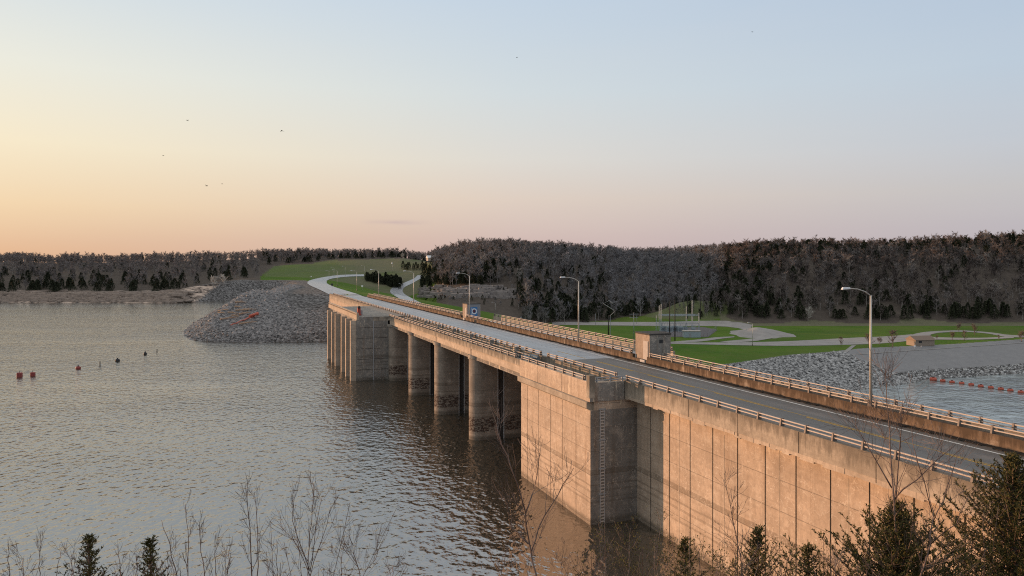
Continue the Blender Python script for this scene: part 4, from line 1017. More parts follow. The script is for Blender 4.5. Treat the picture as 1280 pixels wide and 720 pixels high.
def bird(u, v, D, span, rz, label, flap):
    q = at_d(u, v, D); g = thing('bird', label, 'bird', tuple(q), rz, 'birds in flight over the lake')
    b = MB(); b.tube([(-.5, 0, 0), (-.42, 0, .02), (-.2, 0, .04), (.05, 0, .03), (.28, 0, .0), (.5, 0, -.02)], [.02, .07, .11, .1, .05, .02], 8)
    for sg in (-1, 1):
        pr = [(-.28, .05 * sg, .06), (-.05, .5 * sg * span, .06 + flap * .5), (.12, span * sg, .06 + flap), (.2, span * .55 * sg, .04 + flap * .45), (.14, .05 * sg, .05)]
        o_ = len(b.v); b.v += pr + [(x, y, z - .02) for x, y, z in pr]
        b.f += [(o_, o_ + 1, o_ + 2, o_ + 3, o_ + 4), (o_ + 9, o_ + 8, o_ + 7, o_ + 6, o_ + 5)] + [(o_ + i, o_ + (i + 1) % 5, o_ + 5 + (i + 1) % 5, o_ + 5 + i) for i in range(5)]
    b.add([(.45, -.02, 0), (.8, -.15, 0), (.8, .15, 0), (.45, .02, .02)], [(0, 1, 2, 3)])
    b.build_local('body', 'bird', g)
bird(352.5, 163.5, 210, .75, R(70), 'dark bird with spread wings, largest of those in the sky', -.25)
bird(234, 150.5, 260, .7, R(80), 'small dark bird gliding highest in the warm sky', .15)
bird(258.5, 232.5, 260, .7, R(150), 'small dark bird low in the peach coloured sky with wings raised', .45)
bird(277.5, 230, 380, .7, R(60), 'tiny faint bird just beside the low flying dark bird', .2)
bird(204, 194.5, 380, .7, R(60), 'tiny lone bird in the pale yellow sky', .1)
bird(646, 72, 380, .7, R(40), 'tiny bird high in the blue sky', .1)
bird(940, 40, 380, .7, R(40), 'tiny bird near the top of the blue sky', .2)

# ------------------------------------------------------------------ stones
def rock_field(name, pts, sizes, mat, label, seed):
    rr = np.random.RandomState(seed)
    bm = bmesh.new(); bmesh.ops.create_icosphere(bm, subdivisions=1, radius=1)
    bv = np.array([v.co[:] for v in bm.verts]); bf = np.array([[v.index for v in f.verts] for f in bm.faces]); bm.free()
    n_ = len(pts); nv = len(bv)
    jit = 1 + rr.uniform(-.35, .35, (n_, nv, 1))
    sc = sizes[:, None, None] * rr.uniform(.6, 1.25, (n_, 1, 3)) * np.array([1, 1, .8])
    V = bv[None] * jit * sc
    th = rr.uniform(0, 6.28, n_); c, s = np.cos(th), np.sin(th)
    x = V[..., 0] * c[:, None] - V[..., 1] * s[:, None]; y = V[..., 0] * s[:, None] + V[..., 1] * c[:, None]
    V = np.stack([x, y, V[..., 2]], -1) + pts[:, None]
    Fq = (bf[None] + (np.arange(n_) * nv)[:, None, None]).reshape(-1, 3)
    o = np_mesh(name, V.reshape(-1, 3), Fq, mat); return tag(o, label, 'rocks', kind='stuff')
rr = np.random.RandomState(3)
def scatter(n_, box, test, seed):
    r_ = np.random.RandomState(seed); x = r_.uniform(box[0], box[1], n_); y = r_.uniform(box[2], box[3], n_)
    k = test(x, y); x, y = x[k], y[k]; z = height(x, y); return np.stack([x, y, z], -1)
P1 = scatter(100000, (-175, -45, 240, 440), lambda x, y: (lambda d, w_, u: (d > -1) & (d < 37) & (w_ < 3.2) & (u < 470))(seg_dist(x, y, LAND), (x - OX) * NX + (y - OY) * NY, CX + F * x / y), 4)
rock_field('riprap_rocks', P1, np.random.RandomState(5).uniform(.24, .55, len(P1)) * np.where(np.random.RandomState(55).rand(len(P1)) < .06, 1.8, 1.0), 'stone', 'grey riprap stones covering the embankment mound', 6)
P2 = scatter(60000, (40, 170, 215, 300), lambda x, y: (lambda d: (d > -1.5) & (d < 27))(-seg_dist(x, y, TAILP)) & (x < 168 - (y - 262) * .9), 8)
sz = np.random.RandomState(9).uniform(.3, .8, len(P2)); 
rock_field('riprap_rocks', P2, sz, 'stone_pale', 'pale riprap boulders on the river bank beyond the road', 10)
P3 = scatter(16000, (150, 330, 270, 360), lambda x, y: (lambda d: (d > -1.5) & (d < 7))(-seg_dist(x, y, TAILP)), 12)
rock_field('riprap_rocks', P3, np.random.RandomState(13).uniform(.3, .7, len(P3)), 'stone_pale', 'band of stones along the river edge by the buoys', 14)
# rock ledges in the hill cut and on the lake shore
def ledges(name, items, mat, label, seed):
    r_ = random.Random(seed); b = MB()
    for (u, v, L, hgt) in items:
        q = hit(u, v, 300)
        if q is None: continue
        for k in range(3):
            x0 = q.x + r_.uniform(-.5, .5) * L; z0 = q.z - .4 + k * hgt * .4; d0 = r_.uniform(1.5, 3)
            poly = [(x0 + (i / 5 - .5) * L * r_.uniform(.6, 1), q.y - d0 * 1.1 + r_.uniform(-.8, .8) + k * .9) for i in range(6)]
            poly = sorted(poly) ; back = [(x, q.y + d0 + 1 + k * .9) for x, y in reversed(poly)]
            b.prism(poly + back, z0 - .8, z0 + hgt * r_.uniform(.35, .6))
    o = b.build(name, mat); return tag(o, label, 'rock ledge', kind='stuff')
r_ = random.Random(21)
ledges('rock_ledge', [(r_.uniform(528, 642), r_.uniform(360, 372), r_.uniform(4, 10), r_.uniform(1.2, 2.8)) for _ in range(95)], 'ledge', 'grey layered rock cut at the foot of the wooded hill', 22)
ledges('rock_ledge', [(r_.uniform(-60, 225), r_.uniform(364.5, 377), r_.uniform(3, 12), r_.uniform(.6, 1.5)) for _ in range(330)], 'shoreledge', 'pale layered rocks along the far lake shore', 23)

# ------------------------------------------------------------------ trees
def bare_mesh(seed, H=12.0, W=6.0, twigs=300, tw=0.11):
    r = random.Random(seed); tr = MB(); lean = r.uniform(-.5, .5)
    P = lambda t: Vector((lean * t * t, 0.3 * math.sin(2 * t + seed), H * .82 * t))
    tr.tube([P(t) for t in (0, .25, .5, .75, 1)], [.17, .14, .10, .06, .02], 5)
    cr = MB(); mains = []
    for k in range(17):
        t = r.uniform(.16, .95); p = P(t); a = r.uniform(0, 6.28); L = W * .62 * (1.15 - t * .75) * r.uniform(.6, 1.15)
        rise = r.uniform(.5, 1.2); q = p + Vector((math.cos(a) * L * .7, math.sin(a) * L * .7, L * rise * .8)); q.z = min(q.z, H * r.uniform(.9, 1.02))
        m = p.lerp(q, .5) + Vector((math.cos(a), math.sin(a), -.2)) * L * .08
        cr.tube([p, m, q], [.07, .05, .018], 3, False); mains.append((p, m, q))
    for k in range(twigs):
        p, m, q = r.choice(mains); t = r.uniform(.2, 1) ; b0 = p.lerp(m, t * 2) if t < .5 else m.lerp(q, t * 2 - 1)
        a = r.uniform(0, 6.28); L = r.uniform(.8, 2.2); e = b0 + Vector((math.cos(a) * L * .6, math.sin(a) * L * .6, L * r.uniform(.1, .85)))
        sd_ = Vector((r.uniform(-1, 1), r.uniform(-1, 1), r.uniform(-.4, .4))).normalized() * tw
        o = len(cr.v); cr.v += [tuple(b0 - sd_), tuple(b0 + sd_), tuple(e)]; cr.f.append((o, o + 1, o + 2))
    return tr, cr
def cedar_mesh(seed, H=8.0, W=3.4, n=420):
    r = random.Random(seed); tr = MB(); tr.tube([(0, 0, 0), (0, 0, H * .9)], [.16, .03], 5); cr = MB()
    for k in range(n):
        t = r.random() ** .8; z = H * (.06 + .94 * t); rad = W / 2 * (1 - t) ** .75 * (1 + .25 * math.sin(9 * t + seed)) * r.uniform(.35, 1.08) + .08; a = r.uniform(0, 6.28)
        c = Vector((math.cos(a) * rad, math.sin(a) * rad, z)); L = r.uniform(.45, .95)
        out = Vector((math.cos(a), math.sin(a), r.uniform(-.1, .8))).normalized(); sd_ = out.cross(Vector((r.uniform(-1, 1), r.uniform(-1, 1), r.uniform(-1, 1)))).normalized() * L * .36
        o = len(cr.v); cr.v += [tuple(c - sd_), tuple(c + sd_), tuple(c + out * L)]; cr.f.append((o, o + 1, o + 2))
    return tr, cr
def tri_arrays(mb):
    f = []
    for q in mb.f:
        for i in range(1, len(q) - 1): f.append((q[0], q[i], q[i + 1]))
    return np.array(mb.v, float), np.array(f, int)
BARE = [bare_mesh(100 + i, r_.uniform(10.5, 13.5), r_.uniform(6.0, 8.5), 360) for i in range(6)]
CED = [cedar_mesh(200 + i, r_.uniform(6.0, 8.5), r_.uniform(3.6, 5.4), 520) for i in range(5)]
def mats(tr, cr, name, bm_, cm_):
    a = tr.mesh(name + '_trunk'); a.materials.append(M[bm_]); c = cr.mesh(name + '_crown'); c.materials.append(M[cm_]); return a, c
BARE_M = {mt: [mats(t, c, 'bare_tree', 'bark_pale', mt) for t, c in BARE] for mt in ('bark', 'bark_red', 'bark_pale', 'bark_dark', 'bark_grey')}
CED_M = [mats(t, c, 'cedar_tree', 'wood', 'cedar') for t, c in CED]
PALE = [mats(*bare_mesh(300 + i, 9, 8.5, 700, .09), 'pale_tree', 'bark_pale', 'blossom') for i in range(2)]

def tree_thing(name, label, cat, meshes, loc, rz, sc, group=None):
    g = thing(name, label, cat, loc, rz, group); g.scale = (sc * rnd.uniform(.9, 1.1), sc * rnd.uniform(.9, 1.1), sc)
    for nm, me in zip(('trunk', 'crown'), meshes): o = bpy.data.objects.new(nm, me); link(o, g)
    return g

# sites: zones of woodland, each (name, u range, foot/top depth offsets, count, cedar share by height, bark)
rf = np.random.RandomState(77)
sites = []      # (x, y, z, kind, variant, scale, zone, prominence)
def zone(zn, u0, u1, d0, d1, n_, ced, barkf, keep=None, tight=1.0, hs=1.0):
    for _ in range(n_):
        u = rf.uniform(u0, u1); F0, A1, T1 = np.interp(u, KU, KF), np.interp(u, KU, KAD), np.interp(u, KU, KTD)
        q = rf.random() ** tight; a = F0 + d0; b_ = T1 + d1; y = a + (b_ - a) * q; x = (u - CX) / F * y
        if keep and not keep(u, y, q): continue
        iscd = rf.random() < np.interp(q, [0, .04, .12, .3, .6, .85, 1], ced)
        sites.append((x, y, q, 'cedar' if iscd else 'bare', barkf(q), rf.uniform(.8, 1.15) * hs, zn))
bf_right = lambda q: 'bark_red' if q > .72 and rf.random() < .75 else ('bark_pale' if rf.random() < .025 else ('bark_dark' if rf.random() < .75 else 'bark'))
bf_val = lambda q: 'bark_pale' if rf.random() < .03 else ('bark_grey' if rf.random() < .85 else 'bark')
bf_grey = lambda q: 'bark_pale' if rf.random() < .025 else ('bark_red' if q > .75 and rf.random() < .4 else 'bark')
zone('shore', -330, 322, 6, 130, 2100, [.85, .85, .7, .15, .05, .04, .04], bf_grey, lambda u, y, q: u < 212 or y > np.interp(u, [212, 300, 322], [505, 575, 640]), .9, .95)
zone('saddle', 322, 560, 255, 110, 800, [.5, .5, .4, .3, .25, .2, .15], bf_grey, lambda u, y, q: y > 870, .8)
zone('centre', 540, 770, -2, 110, 1500, [.35, .5, .5, .3, .15, .1, .08], lambda q: bf_val(q) if rf.random() < .5 and q < .7 else bf_grey(q), lambda u, y, q: not (528 < u < 652 and y < 447), 1.0)
zone('centre', 540, 640, 45, -60, 260, [.9, .9, .8, .75, .6, .3, .1], bf_grey, lambda u, y, q: y > 447, 1.2)
zone('valley', 760, 905, 4, 110, 1150, [.75, .5, .1, .06, .05, .08, .15], bf_val, lambda u, y, q: not (805 < u < 915 and y < 482), 1.0)
zone('right', 885, 1500, 6, 120, 2700, [.8, .5, .1, .1, .72, .5, .1], bf_right, None, 1.05)
zone('right', 872, 965, 25, -30, 150, [.95, .95, .9, .9, .9, .6, .3], bf_right, None, 1.0, 1.1)
for zn_, a_, b_, c_ in (('shore', -330, 322, 420), ('saddle', 322, 560, 200), ('centre', 540, 770, 260), ('valley', 760, 905, 200), ('right', 895, 1500, 480)):
    for _ in range(c_):                     # scrub under the crest trees
        u = rf.uniform(a_, b_); A1, T1 = np.interp(u, KU, KAD), np.interp(u, KU, KTD); y = rf.uniform(A1 * .4 + T1 * .6, T1 + 70)
        if zn_ == 'saddle' and y < 885: continue
        sites.append(((u - CX) / F * y, y, .9, 'bare' if rf.random() < .8 else 'cedar', bf_grey(.9), rf.uniform(.4, .62), zn_))
# dark clump between crest road and access road, and trees by the access road
for _ in range(260):
    u, v = rf.uniform(458, 502), rf.uniform(346, 362)
    if v < 347 + (u - 458) * .12 or v > 352 + (u - 458) * .22 : continue
    h = hit(u, v, 240); sites.append((h.x, h.y, 0.0, 'cedar', 'bark', rf.uniform(.6, 1.0), 'clump'))
for _ in range(60):
    u, v = rf.uniform(503, 545), rf.uniform(335, 352)
    if u < 528 and v > 338 : continue
    h = hit(u, v, 240); sites.append((h.x, h.y, 0.0, 'cedar', 'bark', rf.uniform(.7, 1.1), 'bend'))
for _ in range(190):
    u, v = rf.uniform(524, 600), rf.uniform(349, 368)
    if v > (362 if u < 540 else 355): continue
    h = hit(u, v, 240); sites.append((h.x, h.y, 0.0, 'cedar', 'bark', rf.uniform(.5, .9), 'bend'))
for _ in range(46):
    u, v = rf.uniform(655, 735), rf.uniform(382, 400)
    h = hit(u, v, 240); sites.append((h.x, h.y, 0.0, 'cedar', 'bark', rf.uniform(.7, 1.15), 'centre'))
for _ in range(46):
    u, v = rf.uniform(826, 902), rf.uniform(378, 396)
    h = hit(u, v, 240); sites.append((h.x, h.y, 0.0, 'bare' if rf.random() < .8 else 'cedar', 'bark', rf.uniform(.35, .7), 'knoll'))
for _ in range(70):                         # low scrub on and under the rock cut
    u, v = rf.uniform(540, 655), rf.uniform(362, 386)
    if v > 374 + (u - 540) * .12: continue
    h = hit(u, v, 240); sites.append((h.x, h.y, 0.0, 'cedar' if rf.random() < .45 else 'bare', 'bark_grey', rf.uniform(.22, .42), 'cut'))
ZN = {'cut': 'the rock cut beside the access road', 'shore': 'the wood above the rocky lake shore', 'saddle': 'the far wood behind the grassy slope', 'centre': 'the domed wooded hill behind the bridge', 'valley': 'the wooded valley side behind the substation', 'right': 'the wooded hill behind the green field',
      'knoll': 'the grass knoll behind the substation', 'clump': 'the dark clump beside the crest road', 'bend': 'the slope beside the access road'}
sites.sort(key=lambda t: t[1] * (1 if t[0] / t[1] > -.75 and t[0] / t[1] < .72 else 4))
cnt = {'bare': 0, 'cedar': 0}; rest = {'bark_grey': [], 'bark_dark': [], 'bark': [], 'bark_red': [], 'bark_pale': [], 'cedar': []}
for (x, y, q, kd, bk, sc, zn) in sites:
    z = drop(x, y) - .15
    if z < .3 and x < -150: continue
    pu, pv = CX + F * x / y, HZ + (CAMZ - z) / y * F
    if zn == 'centre' and 532 < pu < 648 and pv > 358: continue          # the rock cut stays open
    if zn == 'shore' and 248 < pu < 296 and pv > 352: continue           # room for the blossoming trees
    vi = rf.randint(0, 6 if kd == 'bare' else 5); rz = rf.uniform(0, 6.28)
    inframe = -.70 < x / y < .70
    if inframe and cnt[kd] < 285 and (zn in ('clump', 'bend', 'knoll', 'cut') or q < .3 or cnt[kd] < 240):
        cnt[kd] += 1
        if kd == 'bare':
            tone = {'bark_grey': 'light grey', 'bark_dark': 'dark brown', 'bark': 'grey', 'bark_red': 'reddish', 'bark_pale': 'pale'}[bk]
            tree_thing('bare_tree', f'{tone} leafless tree at the front of {ZN[zn]}', 'tree', BARE_M[bk][vi], (x, y, z), rz, sc, f'{tone} leafless trees of {ZN[zn]}')
        else:
            tree_thing('cedar_tree', f'dark evergreen cedar at the front of {ZN[zn]}' if zn not in ('clump', 'bend') else f'dark evergreen cedar in {ZN[zn]}', 'tree', CED_M[vi], (x, y, z), rz, sc, f'dark cedars of {ZN[zn]}')
    else:
        rest[bk if kd == 'bare' else 'cedar'].append((x, y, z, vi, rz, sc))
def merge(name, lst, protos, mat, label):
    Vs, Fs, off = [], [], 0
    arr = [[tri_arrays(t), tri_arrays(c)] for t, c in protos]
    for (x, y, z, vi, rz, sc) in lst:
        c, s = math.cos(rz) * sc, math.sin(rz) * sc
        for V, Fq in arr[vi]:
            W_ = np.empty_like(V); W_[:, 0] = V[:, 0] * c - V[:, 1] * s + x; W_[:, 1] = V[:, 0] * s + V[:, 1] * c + y; W_[:, 2] = V[:, 2] * sc + z
            Vs.append(W_); Fs.append(Fq + off); off += len(V)
    if Vs: tag(np_mesh(name, np.concatenate(Vs), np.concatenate(Fs), mat), label, 'woodland', kind='stuff')
merge('woodland', rest['bark_dark'], BARE, 'bark_dark', 'dark brown leafless woodland on the hill behind the green field')
merge('woodland', rest['bark_grey'], BARE, 'bark_grey', 'pale grey leafless woodland on the valley side behind the substation')
merge('woodland', rest['bark'], BARE, 'bark', 'grey leafless woodland covering the hills')
merge('woodland', rest['bark_red'], BARE, 'bark_red', 'leafless woodland along the hill crests with a reddish sun glow in its colour')
merge('woodland', rest['bark_pale'], BARE, 'bark_pale', 'scattered pale leafless trees deeper in the woods')
merge('woodland', rest['cedar'], CED, 'cedar', 'dark evergreen cedars deeper in the woods')
for u, v, sc, vi, lb in ((267, 360, 1.0, 0, 'pale whitish tree in blossom at the edge of the lakeside wood'), (279, 357, .95, 1, 'second pale whitish tree beside the blossoming one at the wood edge'), (1010.5, 401, .95, 0, 'round pale leafless tree at the foot of the wooded hill'), (503, 324, .8, 1, 'pale spreading tree on top of the grassy slope')):
    h = hit(u, v, 300); tree_thing('pale_tree', lb, 'tree', PALE[vi], tuple(h), rnd.uniform(0, 6), sc)
pk = ['bare park tree beside the pale road, first from the lamp', 'bare park tree close behind the tall lamp pole', 'small bare park tree between the lamp and the park building', 'bare park tree just before the park building', 'small round park tree behind the park building', 'brownish leafy park tree on the loop lawn, first of two', 'brownish leafy park tree on the loop lawn, second of two', 'thin bare park tree at the far side of the loop drive', 'bare park tree at the end of the loop drive', 'small bare tree where the loop drive narrows', 'slim bare tree inside the loop lawn']
small = [bare_mesh(400 + i, 7.0, 5.0, 420, .06) for i in range(3)]; SM = [mats(t, c, 'park_tree', 'twig', 'twig') for t, c in small]
for i, (u, v, vt) in enumerate(((1051.5, 433.5, 420), (1085.5, 434, 416), (1099.5, 431, 419), (1115.3, 434.5, 411), (1171.5, 425, 418.5), (1190.3, 425, 412), (1206, 426, 412.5), (1199, 415.5, 403), (1277, 427, 410), (1248.5, 425, 418), (1217.5, 419, 404))):
    h = hit(u, v, 230); sc = (v - vt) / F * h.y / 7.0
    tree_thing('park_tree', pk[i], 'tree', SM[i % 3], tuple(h), rnd.uniform(0, 6), sc, 'small trees in the park')

# ------------------------------------------------------------------ foreground saplings and cedars
def rot_about(v, ax, a): return Matrix.Rotation(a, 3, ax) @ v
def grow(r, path, r0, r1, depth, nkid, klen, ang, out, rmin=.0024):
    k = len(path); rad = [max(rmin, r0 + (r1 - r0) * i / (k - 1)) for i in range(k)]; out.append((path, rad))
    if depth == 0: return
    for _ in range(nkid):
        t = r.uniform(.18, .98); f = t * (k - 1); i = min(k - 2, int(f)); p = path[i].lerp(path[i + 1], f - i); d = (path[i + 1] - path[i]).normalized()
        ax = d.cross(Vector((r.uniform(-1, 1), r.uniform(-1, 1), r.uniform(-1, 1)))).normalized(); d2 = rot_about(d, ax, R(r.uniform(*ang)))
        L = klen * (1.1 - .7 * t) * r.uniform(.5, 1.25); rr_ = max(rmin, (r0 + (r1 - r0) * t) * r.uniform(.4, .6)); q = [p]; n_ = 5
        for j in range(n_):
            d2 = (d2 + Vector((r.uniform(-.16, .16), r.uniform(-.16, .16), r.uniform(-.02, .2)))).normalized(); q.append(q[-1] + d2 * L / n_)
        grow(r, q, rr_, rmin, depth - 1, max(2, int(nkid * .5)), klen * .48, ang, out, rmin)
def sapling(label, pxpath, D, seed, r0=.035, nkid=14, klen=1.3, depth=2, extra=(), name='sapling', buds=0, ang=(25, 55), fan=0, mat='twig'):
    """a bare stem through the given picture points, planted on the hillside at distance D"""
    r0 *= .72; r = random.Random(seed); P = [at_d(u, v, D + .25 * math.sin(seed + i * 1.7)) for i, (u, v) in enumerate(pxpath)]
    base = P[0].copy(); base.z = drop(base.x, base.y); g = thing(name, label, 'shrub' if name != 'sapling' else 'tree', tuple(base))
    pts = [base - Vector((0, 0, .15))] + ([P[0]] if P[0].z > base.z + .1 else []) + P[1:]
    def dense(p):
        o = []
        for a, c in zip(p[:-1], p[1:]):
            for t in (0, .33, .66): o.append(a.lerp(c, t) + Vector((r.uniform(-1, 1), r.uniform(-1, 1), 0)) * .02)
        return o + [p[-1]]
    stems = [dense(pts)]
    for ex in extra: stems.append(dense([at_d(u, v, D + r.uniform(-.2, .2)) for u, v in ex]))
    for _ in range(fan):
        h = (P[-1].z - base.z) * r.uniform(.55, 1.0); a = r.uniform(0, 6.28); sp = h * r.uniform(.1, .42)
        e = base + Vector((math.cos(a) * sp, math.sin(a) * sp, h)); stems.append(dense([base, base.lerp(e, .5) + Vector((math.cos(a), math.sin(a), 0)) * -.06 * h, e]))
    out = []
    for i, st in enumerate(stems):
        one = []; grow(r, st, r0 * (1 if i == 0 else .62), .004, depth, nkid if i == 0 else max(4, int(nkid * .6)), klen, ang, one)
        out += one; tb = MB(); tb.tube(one[0][0], one[0][1], 6); trunk = tb.build('trunk' if i == 0 else 'stem', mat, g, smooth=True)
        cb = MB()
        for pt, rd in one[1:]: cb.tube(pt, rd, 4 if rd[0] > .008 else 3, False)
        cb.build('branches', mat, trunk)
    if buds:
        bb = MB()
        for pt, rd in out:
            if rd[0] > .012: continue
            for q in pt[1:]:
                for _ in range(buds):
                    c = q + Vector((r.uniform(-1, 1), r.uniform(-1, 1), r.uniform(-.6, 1))) * .05; a = Vector((r.uniform(-1, 1), r.uniform(-1, 1), r.uniform(-1, 1))).normalized() * .012; e = Vector((r.uniform(-1, 1), r.uniform(-1, 1), r.uniform(0, 1))).normalized() * .03
                    o = len(bb.v); bb.v += [tuple(c - a), tuple(c + a), tuple(c + e)]; bb.f.append((o, o + 1, o + 2))
        bb.build('leaves', 'bud', g)
    return g
def near_cedar(label, u, vtop, D, width, seed, dens=1.0, vis=720):
    """eastern red cedar: trunk, many rising branches, each clothed with short sprays"""
    r = random.Random(seed); top = at_d(u, vtop, D); base = Vector((top.x, top.y, drop(top.x, top.y))); H = top.z - base.z
    g = thing('cedar_tree', label, 'tree', tuple(base)); tb = MB(); V = []; Fq = []
    tb.tube([(0, 0, -.1), (.03, 0, H * .5), (0, 0, H * .97)], [.045 * H ** .5, .03 * H ** .5, .006], 7)
    nb = int(60 * H ** .75 * dens)
    for k in range(nb):
        t = (k + r.random()) / nb; z = H * (.03 + .95 * t); a = k * 2.4 + r.uniform(-.5, .5)
        L = width / 2 * (1 - t) ** .95 * r.choice((.35, .6, .8, 1.0, 1.25)) * r.uniform(.85, 1.1) + .06
        d = Vector((math.cos(a), math.sin(a), r.uniform(.05, .55) + .5 * t)).normalized(); p0 = Vector((0, 0, z))
        d2 = (d + Vector((0, 0, .35))).normalized(); mid = p0 + d * L * .6; end = mid + d2 * L * .55
        tb.tube([p0, mid, end], [.012, .008, .004], 3, False)
        ns = max(5, int(L * 20))
        for s in range(ns):
            q = (s + r.random()) / ns; c = p0.lerp(mid, q / .55) if q < .55 else mid.lerp(end, (q - .55) / .45)
            if q < .12: continue
            a2 = r.uniform(0, 6.28); sl = r.uniform(.07, .2) * (1.15 - .5 * q); dirv = (d2 * .8 + Vector((math.cos(a2), math.sin(a2), r.uniform(-.2, .9)))).normalized()
            for leaf in range(7):
                b0 = c + dirv * sl * leaf / 7; e = (dirv * .6 + Vector((r.uniform(-1, 1), r.uniform(-1, 1), r.uniform(-.5, 1)))).normalized() * r.uniform(.03, .075)
                sd_ = e.cross(Vector((r.uniform(-1, 1), r.uniform(-1, 1), r.uniform(-1, 1)))).normalized() * .014
                o = len(V); V += [tuple(b0 - sd_), tuple(b0 + sd_), tuple(b0 + e + sd_ * .3)]; Fq.append((o, o + 1, o + 2))
    tb.build_local('trunk', 'twig', g); np_mesh('crown', np.array(V), np.array(Fq), 'cedar_near', g)
    return g
near_cedar('big dark cedar at the corner of the road view, tallest near evergreen', 1266, 568, 15, 5.6, 1, 2.6)
near_cedar('broad dark cedar in front of the sunlit wall, below the tall bare sapling', 1121, 628, 14, 5.0, 2, 2.6)
near_cedar('small dark cedar tip before the wall panels, with a notched top', 947, 660, 15, 2.8, 3, 1.2)
near_cedar('low cedar sprig beside the notched cedar', 1010, 680, 15, 2.2, 4, .9)
near_cedar('dark cedar tip at the lake edge, first along the near bank', 111, 667, 16, 2.9, 5, 1.0)
near_cedar('dark cedar tip at the lake edge with a dense upright top', 188, 671, 16, 2.4, 6, 1.0)
near_cedar('small dark cedar by the foot of the wall', 856, 672, 17, 2.6, 7, 1)
sapling('tall slender bare sapling crossing the road and railing', [(1121, 720), (1117, 640), (1113, 560), (1108, 500), (1106, 448)], 14, 3, .034, 21, 1.2, 2, [[(1117, 640), (1126, 560), (1128, 500)], [(1115, 610), (1085, 560), (1068, 530)], [(1116, 625), (1160, 585), (1195, 555)]])
sapling('spreading bare sapling between the two big cedars', [(1150, 720), (1163, 680), (1166, 640), (1158, 600)], 13.5, 4, .026, 13, 1.0, 2, [[(1163, 680), (1195, 655), (1212, 618)], [(1165, 655), (1185, 610), (1196, 570)], [(1166, 640), (1148, 580), (1140, 545)]])
sapling('bare sapling with dense twigs in front of the wall panels', [(928, 720), (922, 680), (915, 640), (904, 600)], 14, 5, .020, 16, .8, 2)
sapling('forked bare sapling in front of the round piers', [(672, 725), (663, 690), (656, 640), (640, 585), (622, 540), (611, 498)], 13, 6, .032, 14, 1.0, 2, [[(663, 690), (680, 645), (705, 605), (717, 585)], [(662, 680), (640, 660), (630, 620)], [(656, 640), (668, 610), (676, 560)]])
sapling('twiggy bush of reddish stems over the lake', [(386, 725), (387, 680), (390, 640), (392, 604)], 13.5, 7, .016, 12, .8, 2, [[(387, 720), (372, 680), (348, 655)], [(387, 720), (405, 665), (414, 632)], [(387, 715), (365, 650), (366, 625)], [(387, 715), (396, 660), (403, 620)]], 'sapling', 0, (18, 42), 7)
sapling('slim bare sapling with two parallel stems over the lake', [(314, 725), (313, 660), (309, 605)], 14, 8, .022, 14, .7, 2, [[(322, 725), (322, 670), (318, 615)]], ang=(15, 40))
sapling('leaning bare sapling in front of the rippled lake', [(222, 725), (212, 680), (202, 650)], 14, 9, .016, 9, .6, 2, ang=(15, 40))
sapling('straight thin bare sapling near the leaning one', [(235, 725), (235, 680), (232, 630)], 14, 10, .016, 10, .6, 2, ang=(15, 40))
sapling('short thin bare sapling with upright twigs by the straight one', [(256, 725), (252, 690), (249, 652)], 14, 12, .016, 10, .6, 2, ang=(15, 40))
sapling('low bare sapling with one curved side branch', [(452, 725), (442, 690), (436, 662)], 14, 13, .016, 10, .8, 2, [[(455, 715), (468, 700), (476, 680)]], ang=(20, 45))
sapling('thin bare twig at the corner of the lake view', [(12, 725), (11, 700), (10, 674)], 14, 14, .012, 5, .4, 2, ang=(15, 35))
sapling('cluster of thin bare twigs beside the first cedar tip', [(48, 725), (50, 700), (50, 672)], 14, 15, .012, 8, .5, 2, [[(70, 725), (74, 700), (76, 690)]], ang=(15, 35))
sapling('low thicket of bare stems between the cedar tips and the bush', [(285, 730), (285, 705), (286, 690)], 14, 16, .014, 10, .6, 2, (), 'shrub', 0, (15, 45), 6)
sapling('bare shrub with small green buds below the staff gauge', [(786, 730), (786, 700), (788, 660)], 14, 17, .02, 14, .8, 2, (), 'shrub', 1, (20, 50), 6)
sapling('bushy shrub with small green buds beside the big block', [(757, 730), (756, 700), (756, 655)], 14.5, 18, .02, 12, .8, 2, (), 'shrub', 1, (20, 50), 5)
sapling('tangled bare shrub under the wall, near the shore', [(823, 730), (822, 710), (825, 690)], 14, 19, .016, 12, .7, 2, (), 'shrub', 1, (20, 55), 6)
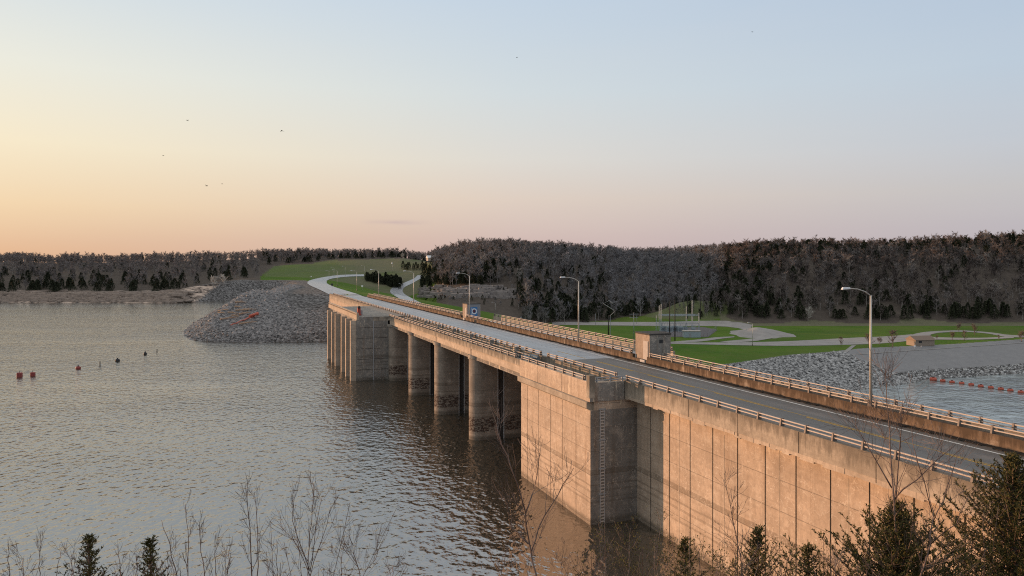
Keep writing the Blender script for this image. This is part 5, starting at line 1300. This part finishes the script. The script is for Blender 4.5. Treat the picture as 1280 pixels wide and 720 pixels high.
sapling('tangled bare shrub at the foot of the twiggy wall sapling', [(905, 735), (905, 715), (903, 700)], 13, 20, .016, 12, .7, 2, (), 'shrub', 1, (20, 55), 7)
sapling('low bare shrub between the notched cedar and the sprig', [(980, 735), (982, 715), (984, 698)], 13, 21, .016, 12, .7, 2, (), 'shrub', 1, (20, 55), 7)
sapling('low bare shrub before the broad cedar', [(1045, 735), (1044, 715), (1043, 700)], 13, 22, .016, 12, .7, 2, (), 'shrub', 0, (20, 55), 6)
sapling('low bare twigs beside the forked sapling base', [(625, 735), (628, 715), (632, 690)], 13, 23, .014, 10, .6, 2, (), 'shrub', 0, (20, 50), 4)
sapling('low bare twigs under the dense upright cedar tip', [(150, 735), (150, 712), (148, 695)], 14, 24, .014, 10, .6, 2, (), 'shrub', 0, (20, 50), 5)

for i_, (u_, v_, lb_) in enumerate(((28, 698, 'low bare twigs between the corner twig and the twig cluster'), (88, 694, 'low bare twigs before the first dark cedar tip'), (170, 694, 'low bare twigs just ahead of the dense upright cedar tip'), (208, 690, 'low bare twigs behind the leaning sapling foot'),
        (268, 682, 'ragged low thicket beside the short thin sapling'), (345, 676, 'ragged low thicket between the twin stem sapling and the red bush'), (425, 690, 'ragged low thicket behind the curved branch sapling'), (490, 706, 'low bare twigs over the open dark water'),
        (700, 700, 'ragged low thicket right of the forked sapling base'), (738, 690, 'ragged thicket under the sunlit block corner'), (802, 684, 'dense low thicket below the shaded wall corner'), (842, 694, 'dense low thicket at the lowest wall panels'),
        (872, 684, 'dense low thicket behind the small wall cedar'), (918, 692, 'dense low thicket round the sapling before the panels'), (962, 690, 'dense low thicket behind the notched cedar'), (1028, 692, 'dense low thicket behind the low cedar sprig'), (1080, 676, 'dense low thicket beside the broad cedar'),
        (1160, 668, 'dense low thicket between the two large cedars'), (1228, 640, 'dense low thicket under the tallest near cedar'))):
    sapling(lb_, [(u_, 738), (u_ + 2, 715), (u_ + 1, v_)], 13.2 + (i_ % 4) * .5, 60 + i_, .014, 10, .7, 2, (), 'shrub', 1 if i_ > 9 else 0, (20, 55), 7 if i_ > 7 else 4)
